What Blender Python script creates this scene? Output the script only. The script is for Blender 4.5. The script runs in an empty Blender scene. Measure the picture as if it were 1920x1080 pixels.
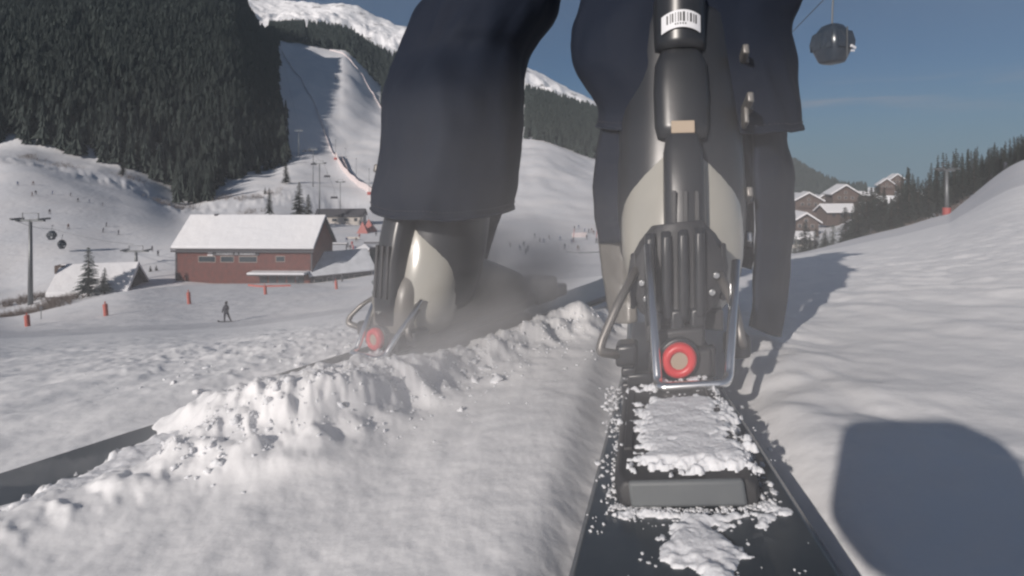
import bpy, math, random
import numpy as np
from mathutils import Vector, Matrix
random.seed(7); rng = np.random.default_rng(7)
R_ = math.radians
scene = bpy.context.scene
COL = scene.collection
# ------------------------------------------------------------------ camera, sky, sun, exposure
cam_d = bpy.data.cameras.new('camera'); cam = bpy.data.objects.new('camera', cam_d); COL.objects.link(cam)
cam.location = (0, 0, 0); cam.rotation_euler = (R_(90), 0, 0)
cam_d.sensor_width = 36; cam_d.lens = 18.75; cam_d.shift_y = -210/1920
cam_d.clip_start = 0.01; cam_d.clip_end = 20000
scene.camera = cam
HAZE, VEIL = 7.5e-5, 1.1
SUN_EL, SUN_AZ = 23.5, 215.5            # azimuth clockwise from +Y: behind the camera and to its left
w = bpy.data.worlds.new('World'); scene.world = w; w.use_nodes = True
nt = w.node_tree; nt.nodes.clear()
N = lambda t, k: t.nodes.new(k)
out = N(nt, 'ShaderNodeOutputWorld'); bg = N(nt, 'ShaderNodeBackground'); sky = N(nt, 'ShaderNodeTexSky')
sky.sky_type = 'NISHITA'; sky.sun_disc = False
sky.sun_elevation = R_(SUN_EL); sky.sun_rotation = R_(SUN_AZ); sky.altitude = 1500
sky.air_density = 1.0; sky.dust_density = 0.2; sky.ozone_density = 2.2
tc = N(nt, 'ShaderNodeTexCoord'); mp = N(nt, 'ShaderNodeMapping'); mp.inputs['Scale'].default_value = (3.2, 1.6, 34)
mp.inputs['Rotation'].default_value = (0, R_(-6), 0)
ns = N(nt, 'ShaderNodeTexNoise'); ns.inputs['Scale'].default_value = 1.6; ns.inputs['Detail'].default_value = 6
cr = N(nt, 'ShaderNodeValToRGB'); cr.color_ramp.elements[0].position = .47; cr.color_ramp.elements[1].position = .66
sp = N(nt, 'ShaderNodeSeparateXYZ'); mr = N(nt, 'ShaderNodeValToRGB')
mr.color_ramp.elements[0].position = .085; mr.color_ramp.elements[0].color = (0, 0, 0, 1)
e = mr.color_ramp.elements.new(.12); e.color = (.6, .6, .6, 1)
mr.color_ramp.elements[-1].position = .16; mr.color_ramp.elements[-1].color = (0, 0, 0, 1)
mu = N(nt, 'ShaderNodeMath'); mu.operation = 'MULTIPLY'; mx = N(nt, 'ShaderNodeMix'); mx.data_type = 'RGBA'
mx.inputs[7].default_value = (3.4, 3.2, 3.5, 1)
L = nt.links.new
L(tc.outputs['Generated'], mp.inputs[0]); L(mp.outputs[0], ns.inputs[0]); L(ns.outputs[0], cr.inputs[0])
L(tc.outputs['Generated'], sp.inputs[0]); L(sp.outputs[2], mr.inputs[0])
L(cr.outputs[0], mu.inputs[0]); L(mr.outputs[0], mu.inputs[1]); L(mu.outputs[0], mx.inputs[0])
hz = N(nt, 'ShaderNodeValToRGB'); hz.color_ramp.elements[0].position = 0; hz.color_ramp.elements[0].color = (.9, .9, .9, 1)
hz.color_ramp.elements[1].position = .19; hz.color_ramp.elements[1].color = (0, 0, 0, 1); hz.color_ramp.interpolation = 'EASE'
hm = N(nt, 'ShaderNodeMix'); hm.data_type = 'RGBA'; hm.inputs[7].default_value = (1.35, 2.25, 2.9, 1)
L(sp.outputs[2], hz.inputs[0]); L(hz.outputs[0], hm.inputs[0])
dp = N(nt, 'ShaderNodeMix'); dp.data_type = 'RGBA'; dp.blend_type = 'MULTIPLY'; dp.inputs[0].default_value = 1; dp.inputs[7].default_value = (.085, .29, .43, 1)
L(sky.outputs[0], dp.inputs[6]); L(dp.outputs[2], hm.inputs[6])
L(hm.outputs[2], mx.inputs[6]); L(mx.outputs[2], bg.inputs[0]); L(bg.outputs[0], out.inputs[0])
bg.inputs[1].default_value = 0.06
sd = bpy.data.lights.new('sun', 'SUN'); so = bpy.data.objects.new('sun', sd); COL.objects.link(so)
sd.energy = 4.7; sd.angle = R_(0.8); sd.color = (1, .915, .84)
sv = Vector((math.sin(R_(SUN_AZ))*math.cos(R_(SUN_EL)), math.cos(R_(SUN_AZ))*math.cos(R_(SUN_EL)), math.sin(R_(SUN_EL))))
so.rotation_euler = (-sv).to_track_quat('-Z', 'Y').to_euler()
vs = scene.view_settings
vs.view_transform = 'Standard'; vs.look = 'None'; vs.exposure = 0.16; vs.gamma = 1; vs.use_curve_mapping = False
scene.render.engine = 'CYCLES'
scene.cycles.use_denoising = True; scene.cycles.filter_width = 2.4; scene.cycles.max_bounces = 6; scene.cycles.volume_bounces = 1
scene.cycles.transparent_max_bounces = 8
scene.cycles.volume_step_rate = 1; scene.cycles.volume_max_steps = 64

# ------------------------------------------------------------------ materials
def mat(name, col, rough=.6, metal=0, noise=None, bump=None, coat=0, trans=0, spec=None, sheen=0, sss=0):
    """noise = (scale, amount, second colour); bump = (scale, strength, distance)"""
    m = bpy.data.materials.new(name); m.use_nodes = True; t = m.node_tree; b = t.nodes['Principled BSDF']
    b.inputs['Base Color'].default_value = (*col, 1); b.inputs['Roughness'].default_value = rough
    b.inputs['Metallic'].default_value = metal; b.inputs['Coat Weight'].default_value = coat
    b.inputs['Transmission Weight'].default_value = trans
    b.inputs['Sheen Weight'].default_value = sheen
    if sss:
        b.inputs['Subsurface Weight'].default_value = sss; b.inputs['Subsurface Radius'].default_value = (1, .9, .85)
        b.inputs['Subsurface Scale'].default_value = .01
    if spec is not None: b.inputs['Specular IOR Level'].default_value = spec
    c = t.nodes.new('ShaderNodeTexCoord')
    if noise:
        n = t.nodes.new('ShaderNodeTexNoise'); n.inputs['Scale'].default_value = noise[0]; n.inputs['Detail'].default_value = 5
        x = t.nodes.new('ShaderNodeMix'); x.data_type = 'RGBA'; x.inputs[6].default_value = (*col, 1); x.inputs[7].default_value = (*noise[2], 1)
        r = t.nodes.new('ShaderNodeMapRange'); r.inputs[1].default_value = .35; r.inputs[2].default_value = .65; r.inputs[4].default_value = noise[1]
        t.links.new(c.outputs['Object'], n.inputs[0]); t.links.new(n.outputs[0], r.inputs[0]); t.links.new(r.outputs[0], x.inputs[0])
        t.links.new(x.outputs[2], b.inputs['Base Color'])
    if bump:
        n = t.nodes.new('ShaderNodeTexNoise'); n.inputs['Scale'].default_value = bump[0]; n.inputs['Detail'].default_value = 6
        u = t.nodes.new('ShaderNodeBump'); u.inputs['Strength'].default_value = bump[1]; u.inputs['Distance'].default_value = bump[2]
        t.links.new(c.outputs['Object'], n.inputs[0]); t.links.new(n.outputs[0], u.inputs['Height']); t.links.new(u.outputs[0], b.inputs['Normal'])
    return m
M = dict(
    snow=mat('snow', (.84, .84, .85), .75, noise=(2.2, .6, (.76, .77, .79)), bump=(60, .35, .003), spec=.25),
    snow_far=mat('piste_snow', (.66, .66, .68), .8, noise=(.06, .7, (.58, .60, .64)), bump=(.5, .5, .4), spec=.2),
    snow_clump=mat('packed_snow', (.70, .71, .74), .6, bump=(160, .6, .002), spec=.3, sss=.3),
    black_fab=mat('black_trouser_fabric', (.006, .010, .021), .8, noise=(9, .5, (.009, .014, .026)), bump=(38, .4, .002), spec=.25),
    black_pl=mat('black_plastic', (.022, .024, .028), .34, bump=(60, .1, .001)),
    black_mat=mat('matte_black_plastic', (.03, .031, .035), .55, noise=(30, .5, (.05, .05, .052))),
    grey_pl=mat('grey_rubber', (.10, .11, .12), .6, noise=(25, .5, (.14, .15, .15)), bump=(150, .2, .001)),
    beige=mat('translucent_pale_shell', (.35, .34, .305), .2, noise=(14, .6, (.29, .285, .26)), coat=.5, sss=.15),
    ski=mat('dark_ski_topsheet', (.026, .036, .048), .38, noise=(16, .8, (.055, .066, .078)), bump=(200, .06, .0005), coat=.3),
    shell_dark=mat('weathered_shell', (.17, .16, .145), .4, noise=(14, .6, (.12, .115, .11)), coat=.2),
    steel=mat('steel_edge', (.42, .43, .44), .35, 1),
    chrome=mat('polished_bail_steel', (.92, .92, .92), .24, 1, bump=(70, .05, .0005)),
    rod=mat('dull_brake_rod', (.20, .19, .18), .45, .6),
    red=mat('red_plastic', (.62, .03, .035), .35, noise=(60, .4, (.5, .05, .05))),
    white_tag=mat('white_label', (.62, .63, .66), .6), tag_black=mat('label_ink', (.03, .03, .03), .6),
    tan=mat('tan_strap', (.36, .29, .22), .8),
    bark=mat('bark', (.07, .05, .04), .9), needles=mat('spruce_needles', (.014, .024, .020), .85, noise=(.6, .6, (.028, .036, .032))),
    needles2=mat('frosted_needles', (.06, .085, .075), .85, noise=(1.4, .8, (.32, .34, .36))),
    wood=mat('red_brown_cladding', (.15, .05, .042), .8, noise=(1.2, .7, (.09, .042, .038))),
    wood2=mat('brown_chalet_timber', (.085, .06, .052), .8, noise=(.8, .6, (.06, .045, .04))),
    darkwall=mat('dark_cladding', (.06, .06, .07), .8), glass=mat('window_glass', (.03, .04, .05), .12),
    plaster=mat('pale_plaster', (.42, .39, .36), .8), greybox=mat('green_grey_hut', (.08, .11, .10), .7),
    roofgrey=mat('snowy_grey_roof', (.62, .64, .68), .8, noise=(.5, .8, (.45, .47, .5))),
    metal=mat('galvanised_metal', (.16, .17, .18), .5, .5), redpad=mat('red_padding', (.30, .06, .055), .6),
    orange=mat('orange_marker', (.36, .085, .065), .6), net=mat('red_net', (.62, .55, .55), .8),
    cabin=mat('dark_cabin_shell', (.03, .04, .055), .3, coat=.3), cabglass=mat('cabin_glass', (.035, .045, .06), .35),
    dark=mat('dark_clothes', (.03, .032, .045), .8), dark2=mat('brown_clothes', (.09, .06, .055), .8),
    bluec=mat('blue_clothes', (.05, .07, .14), .8), redc=mat('red_clothes', (.3, .05, .05), .8), skin=mat('skin', (.5, .33, .25), .6),
    twig=mat('bare_twigs', (.13, .105, .095), .9), tent=mat('red_tent_cloth', (.34, .12, .11), .7), rock=mat('rock', (.16, .15, .15), .9, noise=(.3, .6, (.25, .24, .24))),
)
def snow_mask_mat(name, scale, lo, hi, dark):
    """mountain: snow with rock showing where the noise says so"""
    m = bpy.data.materials.new(name); m.use_nodes = True; t = m.node_tree; b = t.nodes['Principled BSDF']
    c = t.nodes.new('ShaderNodeTexCoord'); n = t.nodes.new('ShaderNodeTexNoise'); n.inputs['Scale'].default_value = scale; n.inputs['Detail'].default_value = 8
    n.inputs['Roughness'].default_value = .65
    r = t.nodes.new('ShaderNodeValToRGB'); r.color_ramp.elements[0].position = lo; r.color_ramp.elements[0].color = (.8, .8, .82, 1)
    r.color_ramp.elements[1].position = hi; r.color_ramp.elements[1].color = (*dark, 1)
    t.links.new(c.outputs['Object'], n.inputs[0]); t.links.new(n.outputs[0], r.inputs[0]); t.links.new(r.outputs[0], b.inputs['Base Color'])
    b.inputs['Roughness'].default_value = .85
    u = t.nodes.new('ShaderNodeBump'); u.inputs['Strength'].default_value = 1; u.inputs['Distance'].default_value = 14
    t.links.new(n.outputs[0], u.inputs['Height']); t.links.new(u.outputs[0], b.inputs['Normal'])
    return m
M['mountain'] = snow_mask_mat('alpine_snow_and_rock', .011, .58, .66, (.16, .15, .15))

# ------------------------------------------------------------------ helpers
def link_mesh(name, V, F, m, parent=None, smooth=True):
    me = bpy.data.meshes.new(name)
    if isinstance(F, np.ndarray):
        nf, k = F.shape
        me.vertices.add(len(V)); me.vertices.foreach_set('co', np.asarray(V, dtype=np.float32).ravel())
        me.loops.add(nf*k); me.loops.foreach_set('vertex_index', F.ravel().astype(np.int32))
        me.polygons.add(nf); me.polygons.foreach_set('loop_start', np.arange(0, nf*k, k, dtype=np.int32))
        me.polygons.foreach_set('loop_total', np.full(nf, k, dtype=np.int32)); me.update(calc_edges=True)
    else:
        me.from_pydata([tuple(v) for v in V], [], F); me.update()
    for mm in (m if isinstance(m, (list, tuple)) else [m]): me.materials.append(mm)
    me.polygons.foreach_set('use_smooth', np.full(len(me.polygons), smooth))
    o = bpy.data.objects.new(name, me); COL.objects.link(o)
    if parent: o.parent = parent
    return o
def tag(o, label=None, cat=None, group=None, kind=None):
    if label: o['label'] = label
    if cat: o['category'] = cat
    if group: o['group'] = group
    if kind: o['kind'] = kind
    return o
def empty(name, loc=(0, 0, 0), rz=0, mtx=None):
    o = bpy.data.objects.new(name, None); COL.objects.link(o); o.empty_display_size = .1
    if mtx is not None: o.matrix_world = mtx
    else: o.location = loc; o.rotation_euler = (0, 0, rz)
    return o
class MB:
    def __init__(s): s.v = []; s.f = []; s.mi = []
    def add(s, V, F, mi=0):
        b = len(s.v); s.v += [tuple(v) for v in V]; s.f += [[b+i for i in f] for f in F]; s.mi += [mi]*len(F)
        return s
    def box(s, c, d, rot=None, mi=0):
        V = [Vector((x*d[0]/2, y*d[1]/2, z*d[2]/2)) for x in (-1, 1) for y in (-1, 1) for z in (-1, 1)]
        if rot is not None: V = [rot @ v for v in V]
        c = Vector(c); V = [v+c for v in V]
        return s.add(V, [(0, 1, 3, 2), (4, 6, 7, 5), (0, 4, 5, 1), (2, 3, 7, 6), (0, 2, 6, 4), (1, 5, 7, 3)], mi)
    def tube(s, pts, r, n=8, mi=0, cap=True):
        pts = [Vector(p) for p in pts]; rs = r if isinstance(r, (list, tuple)) else [r]*len(pts)
        V = []; F = []; up = None
        for i, p in enumerate(pts):
            d = (pts[min(i+1, len(pts)-1)]-pts[max(i-1, 0)]).normalized()
            if up is None:
                up = Vector((0, 0, 1)) if abs(d.z) < .9 else Vector((1, 0, 0))
            a = d.cross(up).normalized(); up = a.cross(d).normalized()
            for k in range(n):
                t = 2*math.pi*k/n; V.append(p+a*math.cos(t)*rs[i]+up*math.sin(t)*rs[i])
        for i in range(len(pts)-1):
            for k in range(n):
                F.append((i*n+k, i*n+(k+1) % n, (i+1)*n+(k+1) % n, (i+1)*n+k))
        if cap: F.append(tuple(range(n))[::-1]); F.append(tuple((len(pts)-1)*n+k for k in range(n)))
        return s.add(V, F, mi)
    def loft(s, rings, cap=True, mi=0):
        n = len(rings[0]); V = [v for r in rings for v in r]; F = []
        for i in range(len(rings)-1):
            for k in range(n): F.append((i*n+k, i*n+(k+1) % n, (i+1)*n+(k+1) % n, (i+1)*n+k))
        if cap: F.append(tuple(range(n))[::-1]); F.append(tuple((len(rings)-1)*n+k for k in range(n)))
        return s.add(V, F, mi)
    def build(s, name, m, parent=None, smooth=False, bevel=0, sub=0, solid=0):
        o = link_mesh(name, s.v, s.f, m, parent, smooth)
        if any(s.mi): o.data.polygons.foreach_set('material_index', s.mi)
        if solid:
            q = o.modifiers.new('thickness', 'SOLIDIFY'); q.thickness = solid
        if bevel:
            q = o.modifiers.new('bevel', 'BEVEL'); q.width = bevel; q.segments = 3; q.limit_method = 'ANGLE'; q.angle_limit = R_(35)
            if smooth is False:
                o.data.polygons.foreach_set('use_smooth', np.ones(len(o.data.polygons), bool))
                o.data.set_sharp_from_angle(angle=R_(40))
        if sub:
            q = o.modifiers.new('sub', 'SUBSURF'); q.levels = sub; q.render_levels = sub
        return o
def ring(c, rx, ry, n=28, p=2.4, tilt=0.0, ax='z'):
    """superellipse round c; ax = z: horizontal ring, tilt leans it round x; ax = y: upright ring"""
    o = []
    for k in range(n):
        t = 2*math.pi*k/n; ct, st = math.cos(t), math.sin(t)
        a = rx*math.copysign(abs(ct)**(2/p), ct); b = ry*math.copysign(abs(st)**(2/p), st)
        if ax == 'z': o.append(Vector((c[0]+a, c[1]+b*math.cos(tilt), c[2]+b*math.sin(tilt))))
        else: o.append(Vector((c[0]+a, c[1], c[2]+b)))
    return o
def rnd_path(pts, rad, seg=5):
    """polyline with rounded corners"""
    pts = [Vector(p) for p in pts]; o = [pts[0]]
    for i in range(1, len(pts)-1):
        a, b, c = pts[i-1], pts[i], pts[i+1]; u = (a-b).normalized(); v = (c-b).normalized()
        r = min(rad, (a-b).length*.45, (c-b).length*.45)
        for k in range(seg+1):
            t = k/seg; p0 = b+u*r; p2 = b+v*r
            o.append(p0*(1-t)**2+b*2*t*(1-t)+p2*t*t)
    return o+[pts[-1]]
def at(px, py, y): return Vector(((px-960)/1000*y, y, -(py-330)/1000*y))

# gradient noise in numpy
_perm = rng.permutation(512).astype(np.int64); _perm = np.concatenate([_perm, _perm, _perm])
_ang = rng.random(512)*2*np.pi; _gx, _gy = np.cos(_ang), np.sin(_ang)
def pn(x, y):
    xi = np.floor(x).astype(np.int64); yi = np.floor(y).astype(np.int64); xf = x-xi; yf = y-yi
    def g(ix, iy, dx, dy):
        h = _perm[(ix % 512)+0]; h = _perm[(h+iy) % 512]
        return _gx[h]*dx+_gy[h]*dy
    u = xf*xf*xf*(xf*(xf*6-15)+10); v = yf*yf*yf*(yf*(yf*6-15)+10)
    a = g(xi, yi, xf, yf); b = g(xi+1, yi, xf-1, yf); c = g(xi, yi+1, xf, yf-1); d = g(xi+1, yi+1, xf-1, yf-1)
    return (a*(1-u)+b*u)*(1-v)+(c*(1-u)+d*u)*v
def fbm(x, y, o=4, g=.5):
    s = 0; a = 1
    for k in range(o): s = s+a*pn(x+17.3*k, y-9.1*k); x = x*2.03; y = y*2.03; a *= g
    return s
def sst(a, b, x):
    t = np.clip((x-a)/(b-a), 0, 1); return t*t*(3-2*t)

# ------------------------------------------------------------------ frames of the two skis
def frame(O, f, r):
    F = Vector(f).normalized(); Rv = Vector(r); Rv = (Rv-F*Rv.dot(F)).normalized(); U = Rv.cross(F).normalized()
    m = Matrix(((Rv.x, F.x, U.x, O[0]), (Rv.y, F.y, U.y, O[1]), (Rv.z, F.z, U.z, O[2]), (0, 0, 0, 1)))
    return m
FR = frame((.154, .53, -.203), (.236, .971, -.10), (.964, -.236, .15))       # right ski, heel of the boot
FL = frame((-.150, .74, -.252), (.58, .81, -.012), (.81, -.58, .03))          # left ski, swung into a plough

# ------------------------------------------------------------------ terrain
# columns of nodes: (px | azimuth) -> 11 nodes (depth, image row) ; read as distance and height of the real slopes
C = {
 -900: [(40, 636), (60, 620), (80, 630), (110, 560), (180, 420), (240, 350), (500, 20), (800, 100), (1500, 0), (2500, 50), (5000, 330)],
 0:   [(45, 622), (72, 598), (84, 606), (120, 540), (255, 294), (300, 275), (640, -75), (1000, 20), (2200, -150), (3400, -80), (6000, 300)],
 120: [(45, 618), (74, 574), (86, 584), (125, 520), (262, 318), (305, 290), (660, -75), (1000, 20), (2200, -150), (3400, -80), (6000, 300)],
 230: [(46, 612), (80, 548), (92, 560), (140, 490), (270, 345), (310, 318), (680, -70), (1050, 20), (2300, -120), (3400, -70), (6000, 300)],
 350: [(47, 608), (98, 536), (106, 534), (150, 470), (262, 395), (320, 355), (720, -55), (1100, 10), (2400, -60), (3400, -40), (6000, 300)],
 430: [(47, 604), (102, 533), (110, 531), (190, 445), (272, 390), (350, 325), (760, -20), (1200, 30), (2500, 0), (3500, -25), (6000, 300)],
 500: [(47, 598), (104, 532), (112, 530), (200, 438), (290, 375), (400, 305), (820, 72), (1300, 55), (2500, 40), (3500, -8), (6000, 300)],
 560: [(47, 590), (104, 532), (114, 528), (200, 440), (296, 380), (440, 285), (920, 84), (1330, 52), (2500, 45), (3500, 2), (6000, 300)],
 640: [(45, 580), (90, 538), (118, 520), (185, 450), (298, 395), (500, 275), (980, 95), (1350, 62), (2500, 60), (3500, 6), (6000, 300)],
 720: [(42, 572), (80, 532), (120, 510), (185, 452), (300, 398), (540, 265), (960, 165), (1300, 105), (2500, 90), (3500, 34), (6000, 300)],
 860: [(36, 552), (70, 526), (120, 500), (200, 458), (300, 402), (560, 265), (900, 185), (1300, 140), (2500, 130), (3500, 80), (6000, 300)],
 1000: [(5, 548), (55, 520), (120, 495), (200, 450), (300, 402), (600, 265), (880, 205), (1200, 175), (2500, 165), (3500, 131), (6000, 310)],
 1120: [(5, 532), (50, 512), (120, 497), (200, 450), (300, 405), (600, 300), (880, 245), (1200, 212), (2500, 215), (3500, 192), (6000, 320)],
 1300: [(5, 505), (45, 492), (110, 515), (200, 465), (300, 425), (600, 345), (900, 310), (1200, 300), (2200, 290), (3200, 262), (6000, 330)],
 1450: [(5, 488), (45, 480), (90, 512), (180, 462), (260, 410), (420, 385), (900, 370), (1300, 355), (1900, 340), (2800, 305), (6000, 335)],
 1490: [(5, 484), (46, 476), (90, 508), (180, 455), (260, 402), (420, 382), (900, 370), (1300, 358), (1900, 345), (2800, 316), (6000, 335)],
 1570: [(5, 476), (55, 458), (90, 488), (180, 436), (260, 396), (420, 385), (900, 372), (1300, 366), (1900, 364), (2800, 352), (6000, 340)],
 1610: [(5, 472), (62, 447), (90, 470), (150, 430), (220, 398), (420, 386), (900, 376), (1300, 372), (1900, 371), (2800, 364), (6000, 345)],
 1700: [(5, 458), (82, 424), (98, 432), (130, 416), (200, 402), (420, 396), (900, 390), (1300, 386), (1900, 384), (2800, 380), (6000, 350)],
 1776: [(5, 440), (108, 402), (118, 404), (140, 398), (200, 392), (420, 392), (900, 390), (1300, 388), (1900, 386), (2800, 382), (6000, 350)],
 1800: [(5, 432), (112, 384), (122, 386), (142, 382), (200, 382), (420, 388), (900, 388), (1300, 388), (1900, 386), (2800, 382), (6000, 350)],
 1920: [(5, 402), (116, 300), (126, 304), (150, 306), (200, 318), (420, 350), (900, 370), (1300, 375), (1900, 380), (2800, 382), (6000, 350)],
 2700: [(5, 345), (116, 200), (126, 205), (150, 215), (200, 250), (420, 310), (900, 350), (1300, 360), (1900, 370), (2800, 375), (6000, 350)],
}
sq = lambda d: d if d <= 1000 else 1000+(d-1000)*.45
C = {k: [(sq(d), p) for d, p in v] for k, v in C.items()}
keys = sorted(C); PH = []; RR = []; ZZ = []
back = ([5, 60, 100, 200, 300, 600, 900, 1135, 1675, 2125, 3250], [.3, 7, 12, 24, 36, 60, 90, 110, 110, 90, 30])
PH.append(-math.pi); RR.append(back[0]); ZZ.append(back[1])
PH.append(R_(-100)); RR.append(back[0]); ZZ.append([v*.4-1 for v in back[1]])
for k in keys:
    ph = math.atan((k-960)/1000); PH.append(ph)
    RR.append([y/math.cos(ph) for y, _ in C[k]]); ZZ.append([-(p-330)/1000*y for y, p in C[k]])
PH.append(R_(100)); RR.append(back[0]); ZZ.append([v*1.1 for v in back[1]])
PH.append(math.pi); RR.append(back[0]); ZZ.append(back[1])
PH = np.array(PH); LRR = np.log(np.array(RR)); ZZ = np.array(ZZ)
iL = np.array(FL.inverted()); iR = np.array(FR.inverted())
def pchip(x, xp, fp):
    h = np.diff(xp); d = np.diff(fp)/h; m = np.zeros(len(xp))
    for i in range(1, len(xp)-1):
        if d[i-1]*d[i] > 0:
            w1 = 2*h[i]+h[i-1]; w2 = h[i]+2*h[i-1]; m[i] = (w1+w2)/(w1/d[i-1]+w2/d[i])
    i = np.clip(np.searchsorted(xp, x)-1, 0, len(h)-1); t = (x-xp[i])/h[i]
    return ((1+2*t)*(1-t)**2)*fp[i]+t*(1-t)**2*h[i]*m[i]+t*t*(3-2*t)*fp[i+1]+t*t*(t-1)*h[i]*m[i+1]
def terrain(x, y, detail=True):
    x = np.asarray(x, float); y = np.asarray(y, float)
    r = np.hypot(x, y)+1e-6; ph = np.arctan2(x, y)
    node_r = [np.exp(pchip(ph, PH, LRR[:, k])) for k in range(11)]; node_z = [pchip(ph, PH, ZZ[:, k]) for k in range(11)]
    z = -.164+(node_z[0]+.164)*r/node_r[0]
    for k in range(10):
        t = np.clip((r-node_r[k])/(node_r[k+1]-node_r[k]), 0, 1)
        z = np.where(r > node_r[k], node_z[k]*(1-t)+node_z[k+1]*t, z)
    near = -.164+.0975*x-.128*y
    wgt = sst(math.log(.9), math.log(6), np.log(r)); z = near*(1-wgt)+z*wgt
    # rolls, moguls and gullies growing with distance
    far = sst(60, 300, r)
    z = z+.006*r*fbm(x*.02+3, y*.02, 3)*sst(20, 120, r)*(1-.5*far)
    z = z+sst(1120, 1650, r)*(48*fbm(x*.0038, y*.0038, 6, .55)-36*np.abs(fbm(x*.0062+5, y*.0062, 5)))*(1-sst(1950, 2125, r)*.75)
    z = z+sst(230, 330, r)*(1-sst(900, 1130, r))*3.0*fbm(x*.02, y*.02, 3)
    # broken snow bank under the forest on the left
    nb = np.abs(r-node_r[4]); bm = np.exp(-(nb/16)**2)*sst(-.15, -.35, ph)
    z = z+bm*(1.6*np.abs(fbm(x*.22, y*.22, 4))+.8*fbm(x*.07, y*.07, 3))
    z = z+.02*fbm(x*.35, y*.35, 3)*sst(1.5, 6, r)*(1+r*.02)*(1-sst(60, 200, r))
    if not detail: return z
    nm = 1-sst(8, 14, r)
    # ski frame coordinates
    hL = iL[0, 0]*x+iL[0, 1]*y+iL[0, 2]*(-.252)+iL[0, 3]; fL = iL[1, 0]*x+iL[1, 1]*y+iL[1, 2]*(-.252)+iL[1, 3]
    hR = iR[0, 0]*x+iR[0, 1]*y+iR[0, 2]*(-.2)+iR[0, 3]; fR = iR[1, 0]*x+iR[1, 1]*y+iR[1, 2]*(-.2)+iR[1, 3]
    rough = fbm(x*26, y*26, 4, .6); lump = fbm(x*9, y*9, 3)
    clump = np.maximum(0, fbm(x*34+4, y*34, 3, .6)+.12)
    mid = fbm(x*2.3, y*2.3, 3)
    streak = 1.3*fbm(hR*6, fR*2.0, 3)+.25*fbm(hR*20, fR*8+9, 3)
    calm = sst(.05, .4, hR)                                           # smoother, wind-packed snow right of the ski
    z = z+nm*(.0009*rough*(1-.7*calm)+.006*lump*sst(.4, 1.4, r)+.012*mid*sst(.8, 3, r))
    z = z+nm*.008*streak*sst(-.02, -.2, hR)*(1-sst(.9, 1.8, fR+.6))
    z = z+nm*.006*fbm(hR*9, fR*6, 3)*calm
    z = z+nm*.012*(np.abs(fbm(x*5, y*5, 4)))*sst(1.0, 1.8, fR+.6)*(1-sst(5, 9, r))
    # ridge ploughed up along the inside of the left ski
    tt = sst(-.36, -.20, fL+.05*lump)*(1-sst(.38, .54, fL))
    bow = np.exp(-((hL-.085-.03*lump)/.055)**2)
    z = z+tt*bow*(.034+.009*clump+.018*lump+.005*rough)
    z = z+sst(-.60, -.3, fL)*(1-sst(-.28, -.12, fL))*np.exp(-((hL-.075)/.05)**2)*(.012+.008*clump)
    z = z+sst(-.34, -.26, fL+.04*lump)*(1-sst(-.06, -.01, fL))*np.exp(-((hL+.01)/.06)**2)*(.040+.010*clump)
    z = z+np.exp(-((hL+.06)/.05)**2)*(1-sst(.9, 1.2, np.abs(fL)))*(-.006)
    # chewed snow left of the left ski
    z = z+nm*sst(0, -.2, hL)*sst(-.3, .1, fL)*(1-sst(1.2, 2.5, r))*.007*clump
    # bed of the right ski
    z = z-.020*np.exp(-(hR/.075)**6)
    z = z+.012*np.exp(-((hR-.14)/.07)**2)*(.6+lump)*sst(-.9, -.2, fR)
    return z
def tz(x, y): return float(terrain(np.array([x]), np.array([y]), False)[0])
def on_py(px, py, d0, d1):
    d = np.linspace(d0, d1, 400); z = terrain((px-960)/1000*d, d, False); q = 330-1000*z/d; i = int(np.argmin(np.abs(q-py))); return on(px, float(d[i]))
def on(px, depth):
    """point on the snow seen in column px at that depth"""
    x = (px-960)/1000*depth; return Vector((x, depth, tz(x, depth)))
phi = np.concatenate([np.radians(np.arange(-180, -52, 4)), np.radians(np.arange(-52, 52, .15)), np.radians(np.arange(52, 180, 4))])
def polar(name, r, mt, detail):
    P, Rr = np.meshgrid(phi, r, indexing='xy'); X = Rr*np.sin(P); Y = Rr*np.cos(P); Z = terrain(X, Y, detail)
    V = np.stack([X.ravel(), Y.ravel(), Z.ravel()], 1); nr, nc = P.shape; idx = np.arange(nr*nc).reshape(nr, nc)
    nx = np.roll(idx, -1, axis=1)
    F = np.stack([idx[:-1].ravel(), idx[1:].ravel(), nx[1:].ravel(), nx[:-1].ravel()], 1)
    return tag(link_mesh(name, V, F[:, ::-1], mt), kind='structure')
r1 = np.exp(np.linspace(math.log(.10), math.log(14), 520)); r2 = np.exp(np.linspace(math.log(14), math.log(1180), 250)); r3 = np.exp(np.linspace(math.log(1180), math.log(3300), 140))
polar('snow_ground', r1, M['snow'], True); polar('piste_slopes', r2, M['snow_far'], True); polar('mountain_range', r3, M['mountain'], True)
# inner disc right under the camera
nd = 48; a = np.linspace(0, 2*math.pi, nd, endpoint=False); X = .11*np.sin(a); Y = .11*np.cos(a)
V = [(x, y, float(z)) for x, y, z in zip(X, Y, terrain(X, Y)-.001)]
tag(link_mesh('snow_under_camera', V, [list(range(nd))[::-1]], M['snow']), kind='structure')
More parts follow.
